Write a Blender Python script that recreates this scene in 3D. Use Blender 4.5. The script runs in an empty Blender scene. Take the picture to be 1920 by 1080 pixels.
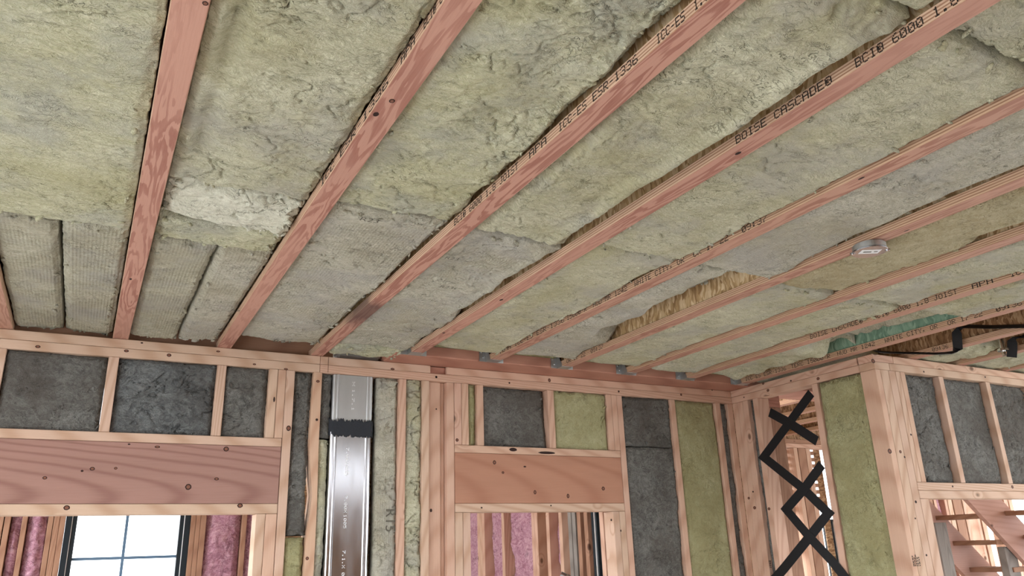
import bpy, bmesh, math, random
import numpy as np
from mathutils import Vector, Matrix
random.seed(7)
S = bpy.context.scene
COL = S.collection
PI = math.pi
# ------------------------------------------------------------------ camera, world, exposure
H = 2.7724            # underside of the joists = top of the wall plates
CAM = Vector((0, 0, 1.892))
EUL = (1.89960584, 0.0317297718, -0.490914235)
FPX = 1448.86
cd = bpy.data.cameras.new('camera'); cam = bpy.data.objects.new('camera', cd); COL.objects.link(cam)
cam.location = CAM; cam.rotation_euler = EUL
cd.sensor_width = 36; cd.lens = FPX / 1920 * 36; cd.clip_start = 0.02; cd.clip_end = 200
S.camera = cam
w = bpy.data.worlds.new('sky'); S.world = w; w.use_nodes = True
bg = w.node_tree.nodes['Background']
bg.inputs['Color'].default_value = (0.93, 0.97, 1.0, 1); bg.inputs['Strength'].default_value = 1.0
S.view_settings.view_transform = 'Standard'; S.view_settings.look = 'None'
S.view_settings.gamma = 1; S.view_settings.use_curve_mapping = False
S.view_settings.exposure = 2.95
S.cycles.max_bounces = 10; S.cycles.diffuse_bounces = 6; S.cycles.transparent_max_bounces = 12
S.cycles.sample_clamp_indirect = 8

# ------------------------------------------------------------------ helpers: places
ROT = cam.rotation_euler.to_matrix()
def ray(px, py): return ROT @ Vector(((px-960)/FPX, -(py-540)/FPX, -1))
def onY(px, py, y): d = ray(px, py); return CAM + d*(y/d.y)          # where the wall plane y= is hit
def onX(px, py, x): d = ray(px, py); return CAM + d*(x/d.x)
def onZ(px, py, z): d = ray(px, py); return CAM + d*((z-CAM.z)/d.z)

# ------------------------------------------------------------------ helpers: noise
_rs = np.random.RandomState(3)
_perm = np.concatenate([_rs.permutation(256)]*3)
_ang = _rs.rand(256)*2*PI
_gx, _gy = np.cos(_ang), np.sin(_ang)
def perlin(x, y):
    xi = np.floor(x).astype(np.int64); yi = np.floor(y).astype(np.int64)
    xf, yf = x-xi, y-yi; xi &= 255; yi &= 255
    u = xf*xf*xf*(xf*(xf*6-15)+10); v = yf*yf*yf*(yf*(yf*6-15)+10)
    def g(ix, iy, dx, dy):
        h = _perm[_perm[ix & 255] + (iy & 255)]; return _gx[h]*dx + _gy[h]*dy
    a = g(xi, yi, xf, yf); b = g(xi+1, yi, xf-1, yf)
    c = g(xi, yi+1, xf, yf-1); d = g(xi+1, yi+1, xf-1, yf-1)
    return (a+u*(b-a)) + v*((c+u*(d-c))-(a+u*(b-a)))
def fbm(x, y, o=4, r=.5):
    s = 0; a = 1
    for k in range(o):
        s = s + a*perlin(x*2**k+17.3*k, y*2**k+9.1*k); a *= r
    return s
def sstep(a, b, x):
    t = np.clip((x-a)/(b-a), 0, 1); return t*t*(3-2*t)

# ------------------------------------------------------------------ helpers: objects
def meta(o, label=None, cat=None, group=None, kind=None):
    if label: o['label'] = label
    if cat: o['category'] = cat
    if group: o['group'] = group
    if kind: o['kind'] = kind
    return o
def empty(name, loc, label=None, cat=None, group=None, kind=None):
    o = bpy.data.objects.new(name, None); COL.objects.link(o); o.location = loc; o.empty_display_size = .1
    return meta(o, label, cat, group, kind)
def link(name, me, mat, parent=None, M=None):
    o = bpy.data.objects.new(name, me); COL.objects.link(o)
    if mat and not me.materials: me.materials.append(mat)
    M = M or Matrix()
    if parent:
        o.parent = parent
        M = absM(parent).inverted() @ M
    o.matrix_local = M
    return o
def absM(o):
    m = o.matrix_basis.copy(); p = o.parent
    while p: m = p.matrix_basis @ m; p = p.parent
    return m
_AX = {'x': Matrix.Identity(3), 'y': Matrix(((0, -1, 0), (1, 0, 0), (0, 0, 1))), 'z': Matrix(((0, 0, -1), (0, 1, 0), (1, 0, 0)))}
def box(name, x, y, z, mat, parent=None, bevel=.002, axis=None, tilt=0):
    """a board between x[0]..x[1] etc; its local X runs along the grain"""
    lo = Vector((min(x), min(y), min(z))); hi = Vector((max(x), max(y), max(z)))
    d = hi-lo; c = (hi+lo)/2
    axis = axis or 'xyz'[max(range(3), key=lambda k: d[k])]
    R = _AX[axis]; ld = [abs(t) for t in (R.transposed() @ d)]
    bm = bmesh.new(); bmesh.ops.create_cube(bm, size=1)
    for v in bm.verts: v.co = Vector((v.co.x*ld[0], v.co.y*ld[1], v.co.z*ld[2]))
    if bevel: bmesh.ops.bevel(bm, geom=bm.edges[:], offset=min(bevel, min(ld)*.3), segments=1, affect='EDGES')
    me = bpy.data.meshes.new(name); bm.to_mesh(me); bm.free()
    M = Matrix.Translation(c) @ R.to_4x4()
    if tilt: M = M @ Matrix.Rotation(tilt, 4, 'Z')
    return link(name, me, mat, parent, M)
def mesh_obj(name, verts, faces, mat, parent=None, M=None, smooth=False):
    me = bpy.data.meshes.new(name); me.from_pydata([tuple(v) for v in verts], [], faces); me.update()
    if smooth: me.polygons.foreach_set('use_smooth', [True]*len(me.polygons))
    return link(name, me, mat, parent, M)
def bm_obj(name, bm, mat, parent=None, M=None, smooth=False):
    me = bpy.data.meshes.new(name); bmesh.ops.recalc_face_normals(bm, faces=bm.faces[:]); bm.to_mesh(me); bm.free()
    if smooth: me.polygons.foreach_set('use_smooth', [True]*len(me.polygons))
    return link(name, me, mat, parent, M)
def frame(origin, U, V, N):
    m = Matrix.Identity(4)
    for i in range(3): m[i][0] = U[i]; m[i][1] = V[i]; m[i][2] = N[i]; m[i][3] = origin[i]
    return m
def prism(name, pts, a, b, plane, mat, parent=None):
    """outline pts extruded from a to b; plane 'xz' extrudes along y, 'xy' along z, 'yz' along x"""
    n = len(pts); V = []
    for t in (a, b):
        for p in pts: V.append({'xz': (p[0], t, p[1]), 'xy': (p[0], p[1], t), 'yz': (t, p[0], p[1])}[plane])
    F = [list(range(n)), list(range(2*n-1, n-1, -1))] + [[i, i+n, (i+1) % n+n, (i+1) % n] for i in range(n)]
    bm = bmesh.new(); vs = [bm.verts.new(v) for v in V]
    for f in F: bm.faces.new([vs[i] for i in f])
    c = sum((Vector(v) for v in V), Vector())/len(V)
    for v in bm.verts: v.co -= c
    return bm_obj(name, bm, mat, parent, Matrix.Translation(c))

# ------------------------------------------------------------------ helpers: materials
class NT:
    def __init__(s, name):
        s.m = bpy.data.materials.new(name); s.m.use_nodes = True; s.t = s.m.node_tree
        s.b = s.t.nodes['Principled BSDF']
    def n(s, typ, ins=None, **props):
        nd = s.t.nodes.new('ShaderNode'+typ)
        for k, v in props.items(): setattr(nd, k, v)
        for k, v in (ins or {}).items(): s.set(nd.inputs[k], v)
        return nd
    def set(s, sock, v):
        if isinstance(v, bpy.types.NodeSocket): s.t.links.new(v, sock)
        elif isinstance(v, bpy.types.Node): s.t.links.new(v.outputs[0], sock)
        elif isinstance(v, tuple) and sock.type == 'RGBA' and len(v) == 3: sock.default_value = (*v, 1)
        else: sock.default_value = v
    def math(s, op, a, b=None, c=None, clamp=False):
        nd = s.t.nodes.new('ShaderNodeMath'); nd.operation = op; nd.use_clamp = clamp
        for i, v in enumerate((a, b, c)):
            if v is not None: s.set(nd.inputs[i], v)
        return nd.outputs[0]
    def vmath(s, op, a, b=None):
        nd = s.t.nodes.new('ShaderNodeVectorMath'); nd.operation = op
        s.set(nd.inputs[0], a)
        if b is not None: s.set(nd.inputs[1], b)
        return nd.outputs['Value'] if op in ('LENGTH', 'DISTANCE', 'DOT_PRODUCT') else nd.outputs[0]
    def mix(s, f, a, b, blend='MIX'):
        nd = s.t.nodes.new('ShaderNodeMix'); nd.data_type = 'RGBA'; nd.blend_type = blend
        s.set(nd.inputs[0], f); s.set(nd.inputs[6], a); s.set(nd.inputs[7], b); return nd.outputs[2]
    def ramp(s, f, stops, interp='LINEAR'):
        nd = s.t.nodes.new('ShaderNodeValToRGB'); cr = nd.color_ramp; cr.interpolation = interp
        while len(cr.elements) < len(stops): cr.elements.new(.5)
        for e, (p, c) in zip(cr.elements, stops):
            e.position = p; e.color = (*c, 1) if isinstance(c, tuple) else (c, c, c, 1)
        s.set(nd.inputs[0], f); return nd.outputs[0]
    def noise(s, vec, scale, detail=4, rough=.5, dist=0):
        return s.n('TexNoise', {'Vector': vec, 'Scale': scale, 'Detail': detail, 'Roughness': rough, 'Distortion': dist}).outputs[0]
    def coords(s, scale=(1, 1, 1), rnd=True):
        tc = s.t.nodes.new('ShaderNodeTexCoord').outputs['Object']
        if rnd:
            r = s.t.nodes.new('ShaderNodeObjectInfo').outputs['Random']
            cb = s.n('CombineXYZ', {'X': s.math('MULTIPLY', r, 37.1), 'Y': s.math('MULTIPLY', r, 71.7), 'Z': s.math('MULTIPLY', r, 13.3)})
            tc = s.vmath('ADD', tc, cb.outputs[0])
        return s.vmath('MULTIPLY', tc, scale) if scale != (1, 1, 1) else tc
    def done(s, col=None, rough=.85, bump=None, strength=.4, dist=.01, metal=0):
        if col is not None: s.set(s.b.inputs['Base Color'], col)
        s.set(s.b.inputs['Roughness'], rough); s.b.inputs['Metallic'].default_value = metal
        s.b.inputs['Specular IOR Level'].default_value = .25 if not metal else .5
        if bump is not None:
            bp = s.n('Bump', {'Strength': strength, 'Distance': dist, 'Height': bump})
            s.set(s.b.inputs['Normal'], bp)
        return s.m
def plain(name, col, rough=.7, metal=0):
    t = NT(name); return t.done(col, rough, metal=metal)
def wool_mat(name, dark, mid, light, stain=None, rib=0, stretch=(16, 60, 30), contrast=1.0, swirl=0, grey=None, finew=.60, ink=1.):
    t = NT(name); c = t.coords()
    patch = t.noise(c, 5, 5, .6, .6)
    warp = t.vmath('ADD', c, t.vmath('MULTIPLY', t.n('TexNoise', {'Vector': c, 'Scale': 11., 'Detail': 4., 'Roughness': .6}).outputs[1], (.07, .07, .07)))
    fib = t.noise(t.vmath('MULTIPLY', warp, stretch), 1.6, 6, .70, .8+swirl)
    fine = t.noise(t.vmath('MULTIPLY', warp, (170, 360, 200)), 1, 3, .65)
    v = t.math('MULTIPLY_ADD', patch, .30, t.math('MULTIPLY_ADD', fib, .55*contrast, t.math('MULTIPLY_ADD', fine, finew*contrast, -.225-.575*(contrast-1)-.5*(finew-.6)*contrast)))
    col = t.ramp(v, [(.25, dark), (.44, mid), (.62, light)])
    def strokes(sx, sy, wid, g0, g1, gs, off):
        k = t.noise(t.vmath('ADD', t.vmath('MULTIPLY', warp, (sx, sy, 30)), (off, off, off)), 1, 3, .6, .9)
        a = t.math('ABSOLUTE', t.math('SUBTRACT', k, .5))
        return t.math('MULTIPLY', t.ramp(a, [(0, 1.), (wid, 0.)]), t.ramp(t.noise(t.vmath('ADD', c, (off, 0, 0)), gs, 3), [(g0, 0.), (g1, .85)]))
    ckm = t.math('MAXIMUM', strokes(stretch[0]*.9, stretch[1]*.5, .012, .53, .62, 7, 3.), t.math('MULTIPLY', strokes(stretch[0]*2.0, stretch[1]*1.7, .026, .55, .64, 22, 11.), .75))
    col = t.mix(t.math('MULTIPLY', ckm, ink), col, tuple(x*.5 for x in dark))  # cracks sink in the bump; their shade is painted into the colour
    hl = t.math('MULTIPLY', t.ramp(t.noise(t.vmath('MULTIPLY', warp, (60, 190, 90)), 1, 2, .5), [(.66, 0.), (.74, .8)]), t.ramp(t.noise(c, 14, 2), [(.5, 0.), (.62, 1.)]))
    col = t.mix(hl, col, tuple(min(1, x*1.25) for x in light))
    if stain: col = t.mix(t.ramp(t.noise(c, 3.1, 4, .6), [(.46, 0.), (.66, .6)]), col, stain)
    if grey: col = t.mix(t.ramp(t.noise(t.vmath('ADD', c, (5., 3., 1.)), 4.2, 5, .62), [(.47, 0.), (.63, .65)]), col, grey)
    h = t.math('ADD', t.math('MULTIPLY', fib, .9), t.math('MULTIPLY', fine, .5))
    h = t.math('MULTIPLY_ADD', ckm, -.6, h)
    if rib:
        sx = t.n('SeparateXYZ', {'Vector': t.vmath('ADD', t.coords(rnd=False), t.vmath('MULTIPLY', warp, (.05, .05, 0)))})
        rb = t.math('MULTIPLY_ADD', t.math('SINE', t.math('MULTIPLY', sx.outputs[0], 2*PI/.0105)), .6, t.math('MULTIPLY', t.math('SINE', t.math('MULTIPLY', sx.outputs[1], 2*PI/.021)), .4))
        rb = t.math('MULTIPLY', rb, t.ramp(patch, [(.40, 1.), (.62, .1)]))
        h = t.math('MULTIPLY_ADD', rb, .35*rib, h)
        col = t.mix(t.math('MULTIPLY_ADD', rb, .16*rib, .16*rib), col, tuple(x*.62 for x in mid))
    return t.done(col, .95, h, .8, .008)
def wood_mat(name, base, dark, ring=.0058, amt=.44, knots=.085, hue=None, rough=.75, upright=False, wide=False):
    t = NT(name); c = t.coords(rnd=False)
    if upright:
        sp = t.n('SeparateXYZ', {'Vector': c}); c = t.n('CombineXYZ', {'X': sp.outputs[2], 'Y': sp.outputs[0], 'Z': sp.outputs[1]}).outputs[0]
    r = t.t.nodes.new('ShaderNodeObjectInfo').outputs['Random']
    fr = lambda k: t.math('FRACT', t.math('MULTIPLY', r, k))
    off = t.n('CombineXYZ', {'X': t.math('MULTIPLY', r, 91.), 'Y': t.math('MULTIPLY_ADD', fr(17.3), .14, -.07), 'Z': t.math('MULTIPLY_ADD', fr(31.7), .10, .012)}).outputs[0]
    p = t.vmath('ADD', c, off)
    wv = t.vmath('SUBTRACT', t.n('TexNoise', {'Vector': t.vmath('MULTIPLY', p, (1.3, 5, 5) if not wide else (1.8, 7, 7)), 'Scale': 1., 'Detail': 2.}).outputs[1], (.5, .5, .5))
    q = t.vmath('ADD', p, t.vmath('MULTIPLY', wv, (.0, .034, .034)))
    q = t.vmath('MULTIPLY', q, (.03, 1, 1))
    rad = t.vmath('LENGTH', q)
    vo = t.n('TexVoronoi', {'Vector': t.vmath('MULTIPLY', p, (.62, 1, 1)), 'Scale': 5.2, 'Randomness': 1.}, feature='F1').outputs['Distance']
    rad = t.math('ADD', rad, t.ramp(vo, [(0, .012 if knots else 0.), (.17, 0.)]))
    s = t.math('SINE', t.math('MULTIPLY', rad, 2*PI/ring))
    s = t.math('POWER', t.math('MULTIPLY_ADD', s, .5, .5), 4. if wide else 2.2)
    fibre = t.noise(t.vmath('MULTIPLY', p, (9, 300, 300)), 1, 3, .6)
    tone = t.noise(t.vmath('MULTIPLY', p, (1.2, 9, 9)), 1, 3, .5)
    f = t.math('MULTIPLY_ADD', s, amt, t.math('MULTIPLY_ADD', fibre, .5, -.22), clamp=True)
    b2 = t.mix(tone, tuple(x*.84 for x in base), tuple(min(1, x*1.13) for x in base))
    if hue: b2 = t.mix(t.math('MULTIPLY', fr(53.9), .75), b2, hue)
    col = t.mix(f, b2, dark)
    if not knots: return t.done(col, rough, t.math('ADD', t.math('MULTIPLY', s, .3), fibre), .18, .002)
    kn = t.ramp(vo, [(knots*.45, 1.), (knots, 0.)])
    kcol = t.ramp(vo, [(0, tuple(x*.28 for x in dark)), (knots*.5, tuple(x*.5 for x in dark)), (knots*.62, tuple(x*.12 for x in dark)), (knots, dark)])
    col = t.mix(kn, col, kcol)
    return t.done(col, rough, t.math('ADD', t.math('MULTIPLY', s, .3), fibre), .18, .002)
def lvl_mat(name, base, dark, stripe_d, stripe_l, stain=None):
    """laminated flange: veneer figure on the broad faces, veneer edges on the sides"""
    t = NT(name); c = t.coords()
    raw = t.coords(rnd=False)
    n = t.noise(t.vmath('MULTIPLY', c, (2.3, 21, 21)), 1, 4, .45, .4)
    fg = t.math('FRACT', t.math('MULTIPLY', n, 8.5))
    fig = t.ramp(fg, [(0, .95), (.14, .9), (.18, .05), (.62, 0.), (.72, .75), (.95, 1.)])
    gate = t.ramp(t.noise(t.vmath('MULTIPLY', c, (1.7, 3, 3)), 1, 2), [(.36, .3), (.56, 1.)])
    fine = t.noise(t.vmath('MULTIPLY', c, (12, 330, 330)), 1, 3, .6)
    f = t.math('ADD', t.math('MULTIPLY', t.math('MULTIPLY', fig, gate), .85), t.math('MULTIPLY_ADD', fine, .5, -.25), clamp=True)
    tone = t.noise(t.vmath('MULTIPLY', c, (1.1, 2, 2)), 1, 2)
    face = t.mix(f, t.mix(tone, tuple(x*.9 for x in base), tuple(min(1, x*1.12) for x in base)), dark)
    vo = t.n('TexVoronoi', {'Vector': t.vmath('MULTIPLY', c, (.5, 1, 1)), 'Scale': 4.2}, feature='F1').outputs['Distance']
    face = t.mix(t.ramp(vo, [(.02, 1.), (.045, 0.)]), face, (.045, .018, .012))
    sx = t.n('SeparateXYZ', {'Vector': raw})
    wob = t.noise(t.vmath('MULTIPLY', c, (2.2, 30, 60)), 1, 3, .5)
    zz = t.math('MULTIPLY_ADD', wob, .004, sx.outputs[2])
    st = t.math('MULTIPLY_ADD', t.math('SINE', t.math('MULTIPLY', zz, 2*PI/.0072)), .5, .5)
    st = t.math('ADD', t.math('POWER', st, 1.6), t.math('MULTIPLY_ADD', fine, .9, -.45), clamp=True)
    side = t.mix(st, stripe_l, stripe_d)
    nrm = t.t.nodes.new('ShaderNodeTexCoord').outputs['Normal']
    ny = t.math('ABSOLUTE', t.n('SeparateXYZ', {'Vector': nrm}).outputs[1])
    col = t.mix(t.math('GREATER_THAN', ny, .6), face, side)
    if stain:
        sw = t.math('MULTIPLY_ADD', t.noise(t.vmath('MULTIPLY', raw, (5, 14, 14)), 1, 3), .22, sx.outputs[0])
        col = t.mix(t.math('MULTIPLY', t.ramp(t.math('MULTIPLY_ADD', sw, 1/(stain[1]-stain[0]), -stain[0]/(stain[1]-stain[0])), [(0, 0.), (.25, .8), (.6, .85), (1, 0.)]), .9), col, (.075, .045, .04))
    return t.done(col, .72, t.math('ADD', fine, t.math('MULTIPLY', st, .3)), .2, .002)
def osb_mat(name, a, b, c3, tint=None):
    t = NT(name); c = t.coords()
    wp = t.vmath('ADD', c, t.vmath('MULTIPLY', t.n('TexNoise', {'Vector': c, 'Scale': 14.}).outputs[1], (.05, .05, .05)))
    v1 = t.n('TexVoronoi', {'Vector': t.vmath('MULTIPLY', wp, (95, 40, 26)), 'Scale': 1.}).outputs['Color']
    g = t.n('SeparateColor', {0: v1}).outputs[0]
    gr = t.noise(t.vmath('MULTIPLY', wp, (260, 60, 30)), 1, 3, .6)
    f = t.math('MULTIPLY_ADD', g, .7, t.math('MULTIPLY_ADD', gr, .6, -.15))
    col = t.ramp(f, [(.15, a), (.5, b), (.85, c3)])
    if tint: col = t.mix(.5, col, tint)
    return t.done(col, .7, f, .3, .004)
M = {}
M['wool_tan'] = wool_mat('mineral_wool_tan', (.21, .205, .135), (.435, .42, .295), (.625, .61, .465), stain=(.40, .37, .215), grey=(.42, .405, .355))
M['wool_yellow'] = wool_mat('mineral_wool_yellow', (.22, .21, .125), (.44, .43, .285), (.62, .605, .45), stain=(.41, .385, .21), grey=(.40, .40, .345))
M['wool_face'] = wool_mat('mineral_wool_grey_face', (.21, .20, .155), (.41, .39, .31), (.59, .57, .475), stain=(.38, .345, .25), rib=.3, stretch=(22, 44, 30), grey=(.41, .395, .365))
M['wool_rib'] = wool_mat('mineral_wool_ribbed', (.20, .185, .125), (.385, .365, .27), (.56, .54, .43), stain=(.345, .315, .235), rib=.6, stretch=(14, 50, 30), grey=(.36, .345, .31))
M['wool_white'] = wool_mat('mineral_wool_torn', (.38, .37, .28), (.58, .57, .46), (.75, .74, .63), stretch=(20, 40, 30), contrast=.7)
M['wool_brown'] = wool_mat('mineral_wool_brown', (.19, .16, .085), (.39, .34, .21), (.53, .48, .33), stain=(.33, .265, .145), stretch=(30, 30, 30))
M['wool_green'] = wool_mat('mineral_wool_green', (.18, .17, .085), (.33, .315, .165), (.47, .455, .28), stain=(.29, .26, .125), stretch=(30, 22, 30), contrast=.62, ink=.35)
M['wool_dark'] = wool_mat('mineral_wool_charcoal', (.045, .043, .040), (.115, .112, .104), (.22, .218, .205), stain=(.085, .072, .062), stretch=(11, 13, 20), swirl=1.6, contrast=1.15, finew=.42)
M['wool_blue'] = wool_mat('mineral_wool_slate', (.035, .037, .040), (.10, .105, .107), (.21, .22, .22), stain=(.07, .064, .06), stretch=(6, 9, 12), swirl=2.4, contrast=1.25, finew=.36)
M['pink'] = wool_mat('fibreglass_pink', (.19, .075, .11), (.40, .195, .262), (.62, .39, .46), stretch=(5, 8, 10), contrast=1.45, swirl=3., finew=.36)
M['stud'] = wood_mat('fir_stud', (.60, .405, .295), (.40, .215, .14), hue=(.61, .385, .305))
M['stud_pale'] = wood_mat('fir_pale', (.60, .43, .32), (.41, .245, .155), hue=(.58, .395, .315), amt=.55)
M['redwood'] = wood_mat('fir_red_beam', (.44, .215, .155), (.27, .105, .072), ring=.008, knots=.06)
M['header'] = wood_mat('fir_header_shaded', (.35, .20, .165), (.20, .09, .075), ring=.0085, amt=.55, knots=.0, wide=True)  # left header: dimness of the left side put into the colour
M['header_r'] = wood_mat('fir_header_orange', (.44, .225, .15), (.29, .115, .07), ring=.010, amt=.4, knots=.0, wide=True)
M['stud_grain_z'] = wood_mat('fir_stud_wany', (.60, .40, .285), (.42, .22, .135), upright=True)
M['stair'] = wood_mat('stair_lumber', (.50, .30, .245), (.33, .16, .125), ring=.013, amt=.3)
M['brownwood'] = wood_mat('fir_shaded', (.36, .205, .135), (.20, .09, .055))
M['greywood'] = wood_mat('lumber_shaded', (.26, .235, .215), (.12, .10, .09))  # grey carries the shade on post and stud sides
M['lvl'] = lvl_mat('laminated_flange', (.48, .262, .20), (.295, .12, .09), (.31, .155, .095), (.66, .46, .33))
M['lvl_stain'] = lvl_mat('laminated_flange_water_stained', (.48, .262, .20), (.295, .12, .09), (.31, .155, .095), (.66, .46, .33), stain=(1.62, 2.02))
M['lvl_tan'] = lvl_mat('laminated_flange_tan', (.47, .27, .20), (.31, .14, .10), (.27, .135, .08), (.60, .41, .28))
M['osb'] = osb_mat('oriented_strand_board', (.34, .20, .09), (.58, .39, .20), (.80, .64, .42))
M['osb_dark'] = osb_mat('oriented_strand_board_dark', (.14, .07, .032), (.28, .16, .08), (.46, .31, .18))
M['osb_green'] = osb_mat('oriented_strand_board_stained_green', (.08, .10, .05), (.24, .33, .22), (.42, .50, .36), tint=(.22, .40, .31))
M['ink'] = plain('black_ink', (.022, .017, .015), .8)
M['ink_soft'] = plain('grey_ink', (.11, .10, .08), .9)
M['pencil'] = plain('pencil_line', (.10, .05, .035), .9)
M['white_ink'] = plain('white_ink', (.85, .86, .88), .6)
M['strap'] = plain('black_strapping', (.012, .012, .014), .55)
M['void'] = plain('dark_cavity', (.03, .022, .016), .95)
def metal_mat(name, col, rough, sc=1):
    t = NT(name); c = t.coords()
    n = t.noise(t.vmath('MULTIPLY', c, (30, 30, 5)), sc, 4, .6)
    cc = t.mix(n, tuple(x*.8 for x in col), col)
    m = t.done(cc, t.math('MULTIPLY_ADD', n, .18, rough-.09), metal=1)
    return m
M['galv'] = metal_mat('galvanised_steel', (.50, .50, .53), .17)
M['galv_dull'] = metal_mat('galvanised_steel_dull', (.56, .57, .58), .46)
M['chrome'] = metal_mat('bright_steel', (.8, .8, .8), .15)
t = NT('duct_mastic'); c = t.coords(); M['mastic'] = t.done((.022, .025, .032), .55, t.noise(c, 90, 4), .5, .004)
M['paper'] = plain('white_sticker', (.78, .78, .80), .6)
M['frame_black'] = plain('black_window_frame', (.012, .018, .024), .5)
M['muntin'] = plain('blue_grey_muntin', (.10, .17, .26), .5)
M['white_trim'] = plain('white_vinyl_edge', (.8, .8, .8), .5)
t = NT('window_glass')
gl = t.n('BsdfGlossy', {'Roughness': .02}); tr = t.n('BsdfTransparent', {'Color': (.97, .985, .985)})
mx = t.n('MixShader', {0: .05, 1: tr, 2: gl}); t.t.links.new(mx.outputs[0], t.t.nodes['Material Output'].inputs[0]); M['glass'] = t.m
t = NT('concrete_slab'); c = t.coords(rnd=False); M['floor'] = t.done(t.ramp(t.noise(c, 3, 6, .6), [(.3, (.40, .395, .385)), (.7, (.52, .515, .50))]), .85)
t = NT('pale_ground'); c = t.coords(rnd=False); M['ground'] = t.done(t.ramp(t.noise(c, .6, 6, .6), [(.3, (.42, .42, .41)), (.7, (.54, .54, .525))]), .95)

# ------------------------------------------------------------------ lettering: 5x7 dot-matrix print
G5 = {'A': '0E 11 11 1F 11 11 11', 'B': '1E 11 11 1E 11 11 1E', 'C': '0E 11 10 10 10 11 0E', 'D': '1E 11 11 11 11 11 1E', 'E': '1F 10 10 1E 10 10 1F',
 'H': '11 11 11 1F 11 11 11', 'I': '0E 04 04 04 04 04 0E', 'J': '07 02 02 02 02 12 0C', 'K': '11 12 14 18 14 12 11', 'L': '10 10 10 10 10 10 1F', 'M': '11 1B 15 15 11 11 11',
 'N': '11 19 15 13 11 11 11', 'O': '0E 11 11 11 11 11 0E', 'P': '1E 11 11 1E 10 10 10', 'R': '1E 11 11 1E 14 12 11', 'S': '0F 10 10 0E 01 01 1E', 'T': '1F 04 04 04 04 04 04',
 'U': '11 11 11 11 11 11 0E', 'W': '11 11 11 15 15 1B 11', 'X': '11 11 0A 04 0A 11 11', 'Y': '11 11 0A 04 04 04 04', '0': '0E 11 13 15 19 11 0E', '1': '04 0C 04 04 04 04 0E', '2': '0E 11 01 06 08 10 1F',
 '3': '0E 11 01 06 01 11 0E', '4': '02 06 0A 12 1F 02 02', '5': '1F 10 1E 01 01 11 0E', '6': '06 08 10 1E 11 11 0E', '7': '1F 01 02 04 08 08 08', '8': '0E 11 11 0E 11 11 0E', '9': '0E 11 11 0F 01 02 0C',
 '.': '00 00 00 00 00 0C 0C', ',': '00 00 00 00 0C 04 08', ':': '00 0C 0C 00 0C 0C 00', '-': '00 00 00 0E 00 00 00', '@': '0E 11 1D 1B 1D 11 0E', '#': '15 0A 15 0A 15 0A 15'}
def dots(text, width, height, fill=.92):
    n = len(text); step = width/(n*6-1); dz = height/7; V = []; F = []
    for k, ch in enumerate(text):
        if ch == ' ': continue
        for r, hx in enumerate(G5[ch].split()):
            b = int(hx, 16)
            for cc in range(5):
                if b >> (4-cc) & 1:
                    x = (k*6+cc)*step; y = (6-r)*dz; i = len(V)
                    V += [(x, y, 0), (x+step*fill, y, 0), (x+step*fill, y+dz*.97, 0), (x, y+dz*.97, 0)]; F.append((i, i+1, i+2, i+3))
    return V, F
def print_on(parent, text, origin, U, V, N, width, height, mat='ink', lift=.0006, name='lettering'):
    vs, fs = dots(text, width, height)
    o = Vector(origin) + Vector(N)*lift
    return meta(mesh_obj(name, vs, fs, M[mat], parent, frame(o, U, V, N)), kind='stuff')
def type_on(parent, text, origin, U, V, N, height, mat='ink_soft', name='lettering', lift=.001):
    cu = bpy.data.curves.new('txt', 'FONT'); cu.body = text; cu.size = height/.72; cu.resolution_u = 3
    tmp = bpy.data.objects.new('txt', cu); COL.objects.link(tmp)
    me = bpy.data.meshes.new_from_object(tmp.evaluated_get(bpy.context.evaluated_depsgraph_get()))
    bpy.data.objects.remove(tmp); bpy.data.curves.remove(cu); me.name = name; me.materials.clear()
    return meta(link(name, me, M[mat], parent, frame(Vector(origin)+Vector(N)*lift, U, V, N)), kind='stuff')

# ------------------------------------------------------------------ the setting
meta(box('ground', (-40, 40), (-40, 40), (-.5, -.3), M['ground'], bevel=0), 'pale bare ground around the building', kind='structure')
meta(box('floor', (-1.85, 10.5), (-2.5, 6.1), (-.3, 0), M['floor'], bevel=0), 'grey concrete slab of the house', kind='structure')
ceil = box('ceiling', (-1.85, 10.5), (-2.5, 3.55), (H+.306, H+.33), M['osb'], bevel=0)
meta(ceil, 'strand board floor deck above the joists', kind='structure')
box('deck_panel', (-1.85, 2.72), (3.552, 6.1), (H+.306, H+.33), M['osb'], ceil, bevel=0)
box('deck_panel', (3.62, 10.5), (3.552, 6.1), (H+.306, H+.33), M['osb'], ceil, bevel=0)

YW, YB = 3.464, 3.553
zM, zB = H-.038, H-.076
wall_back = empty('wall_back', (1.4, YW, 0), 'open stud wall across the room with double top plate', kind='structure')
def stud(x0, x1, z0=.038, z1=zB, mat='stud', name='stud', y=(YW, YB), parent=wall_back, tilt=0, dy=0):
    return box(name, (x0, x1), (y[0]+dy, y[1]), (z0, z1-.001), M[mat], parent, tilt=tilt)
box('top_plate', (-1.6, .882), (YW, YB), (zM+.0006, H), M['stud_pale'], wall_back)
box('top_plate', (.8835, 1.428), (YW, YB), (zM+.0006, H), M['stud_pale'], wall_back)
box('plate_block', (1.430, 1.512), (YW+.014, YB), (zM+.001, H-.002), M['redwood'], wall_back)
box('top_plate', (1.514, 3.392), (YW, YB), (zM+.0006, H), M['stud'], wall_back)
box('top_plate', (-1.6, .882), (YW, YB), (zB, zM-.0006), M['stud_pale'], wall_back)
box('top_plate', (.8835, 3.392), (YW, YB), (zB, zM-.0006), M['stud'], wall_back)
box('bottom_plate', (.646, 1.634), (YW, YB), (0, .038), M['stud'], wall_back)
box('bottom_plate', (2.46, 3.392), (YW, YB), (0, .038), M['stud'], wall_back)
zHT, zH1, zH0, zHB = 2.391, 2.354, 2.117, 2.076
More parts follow.
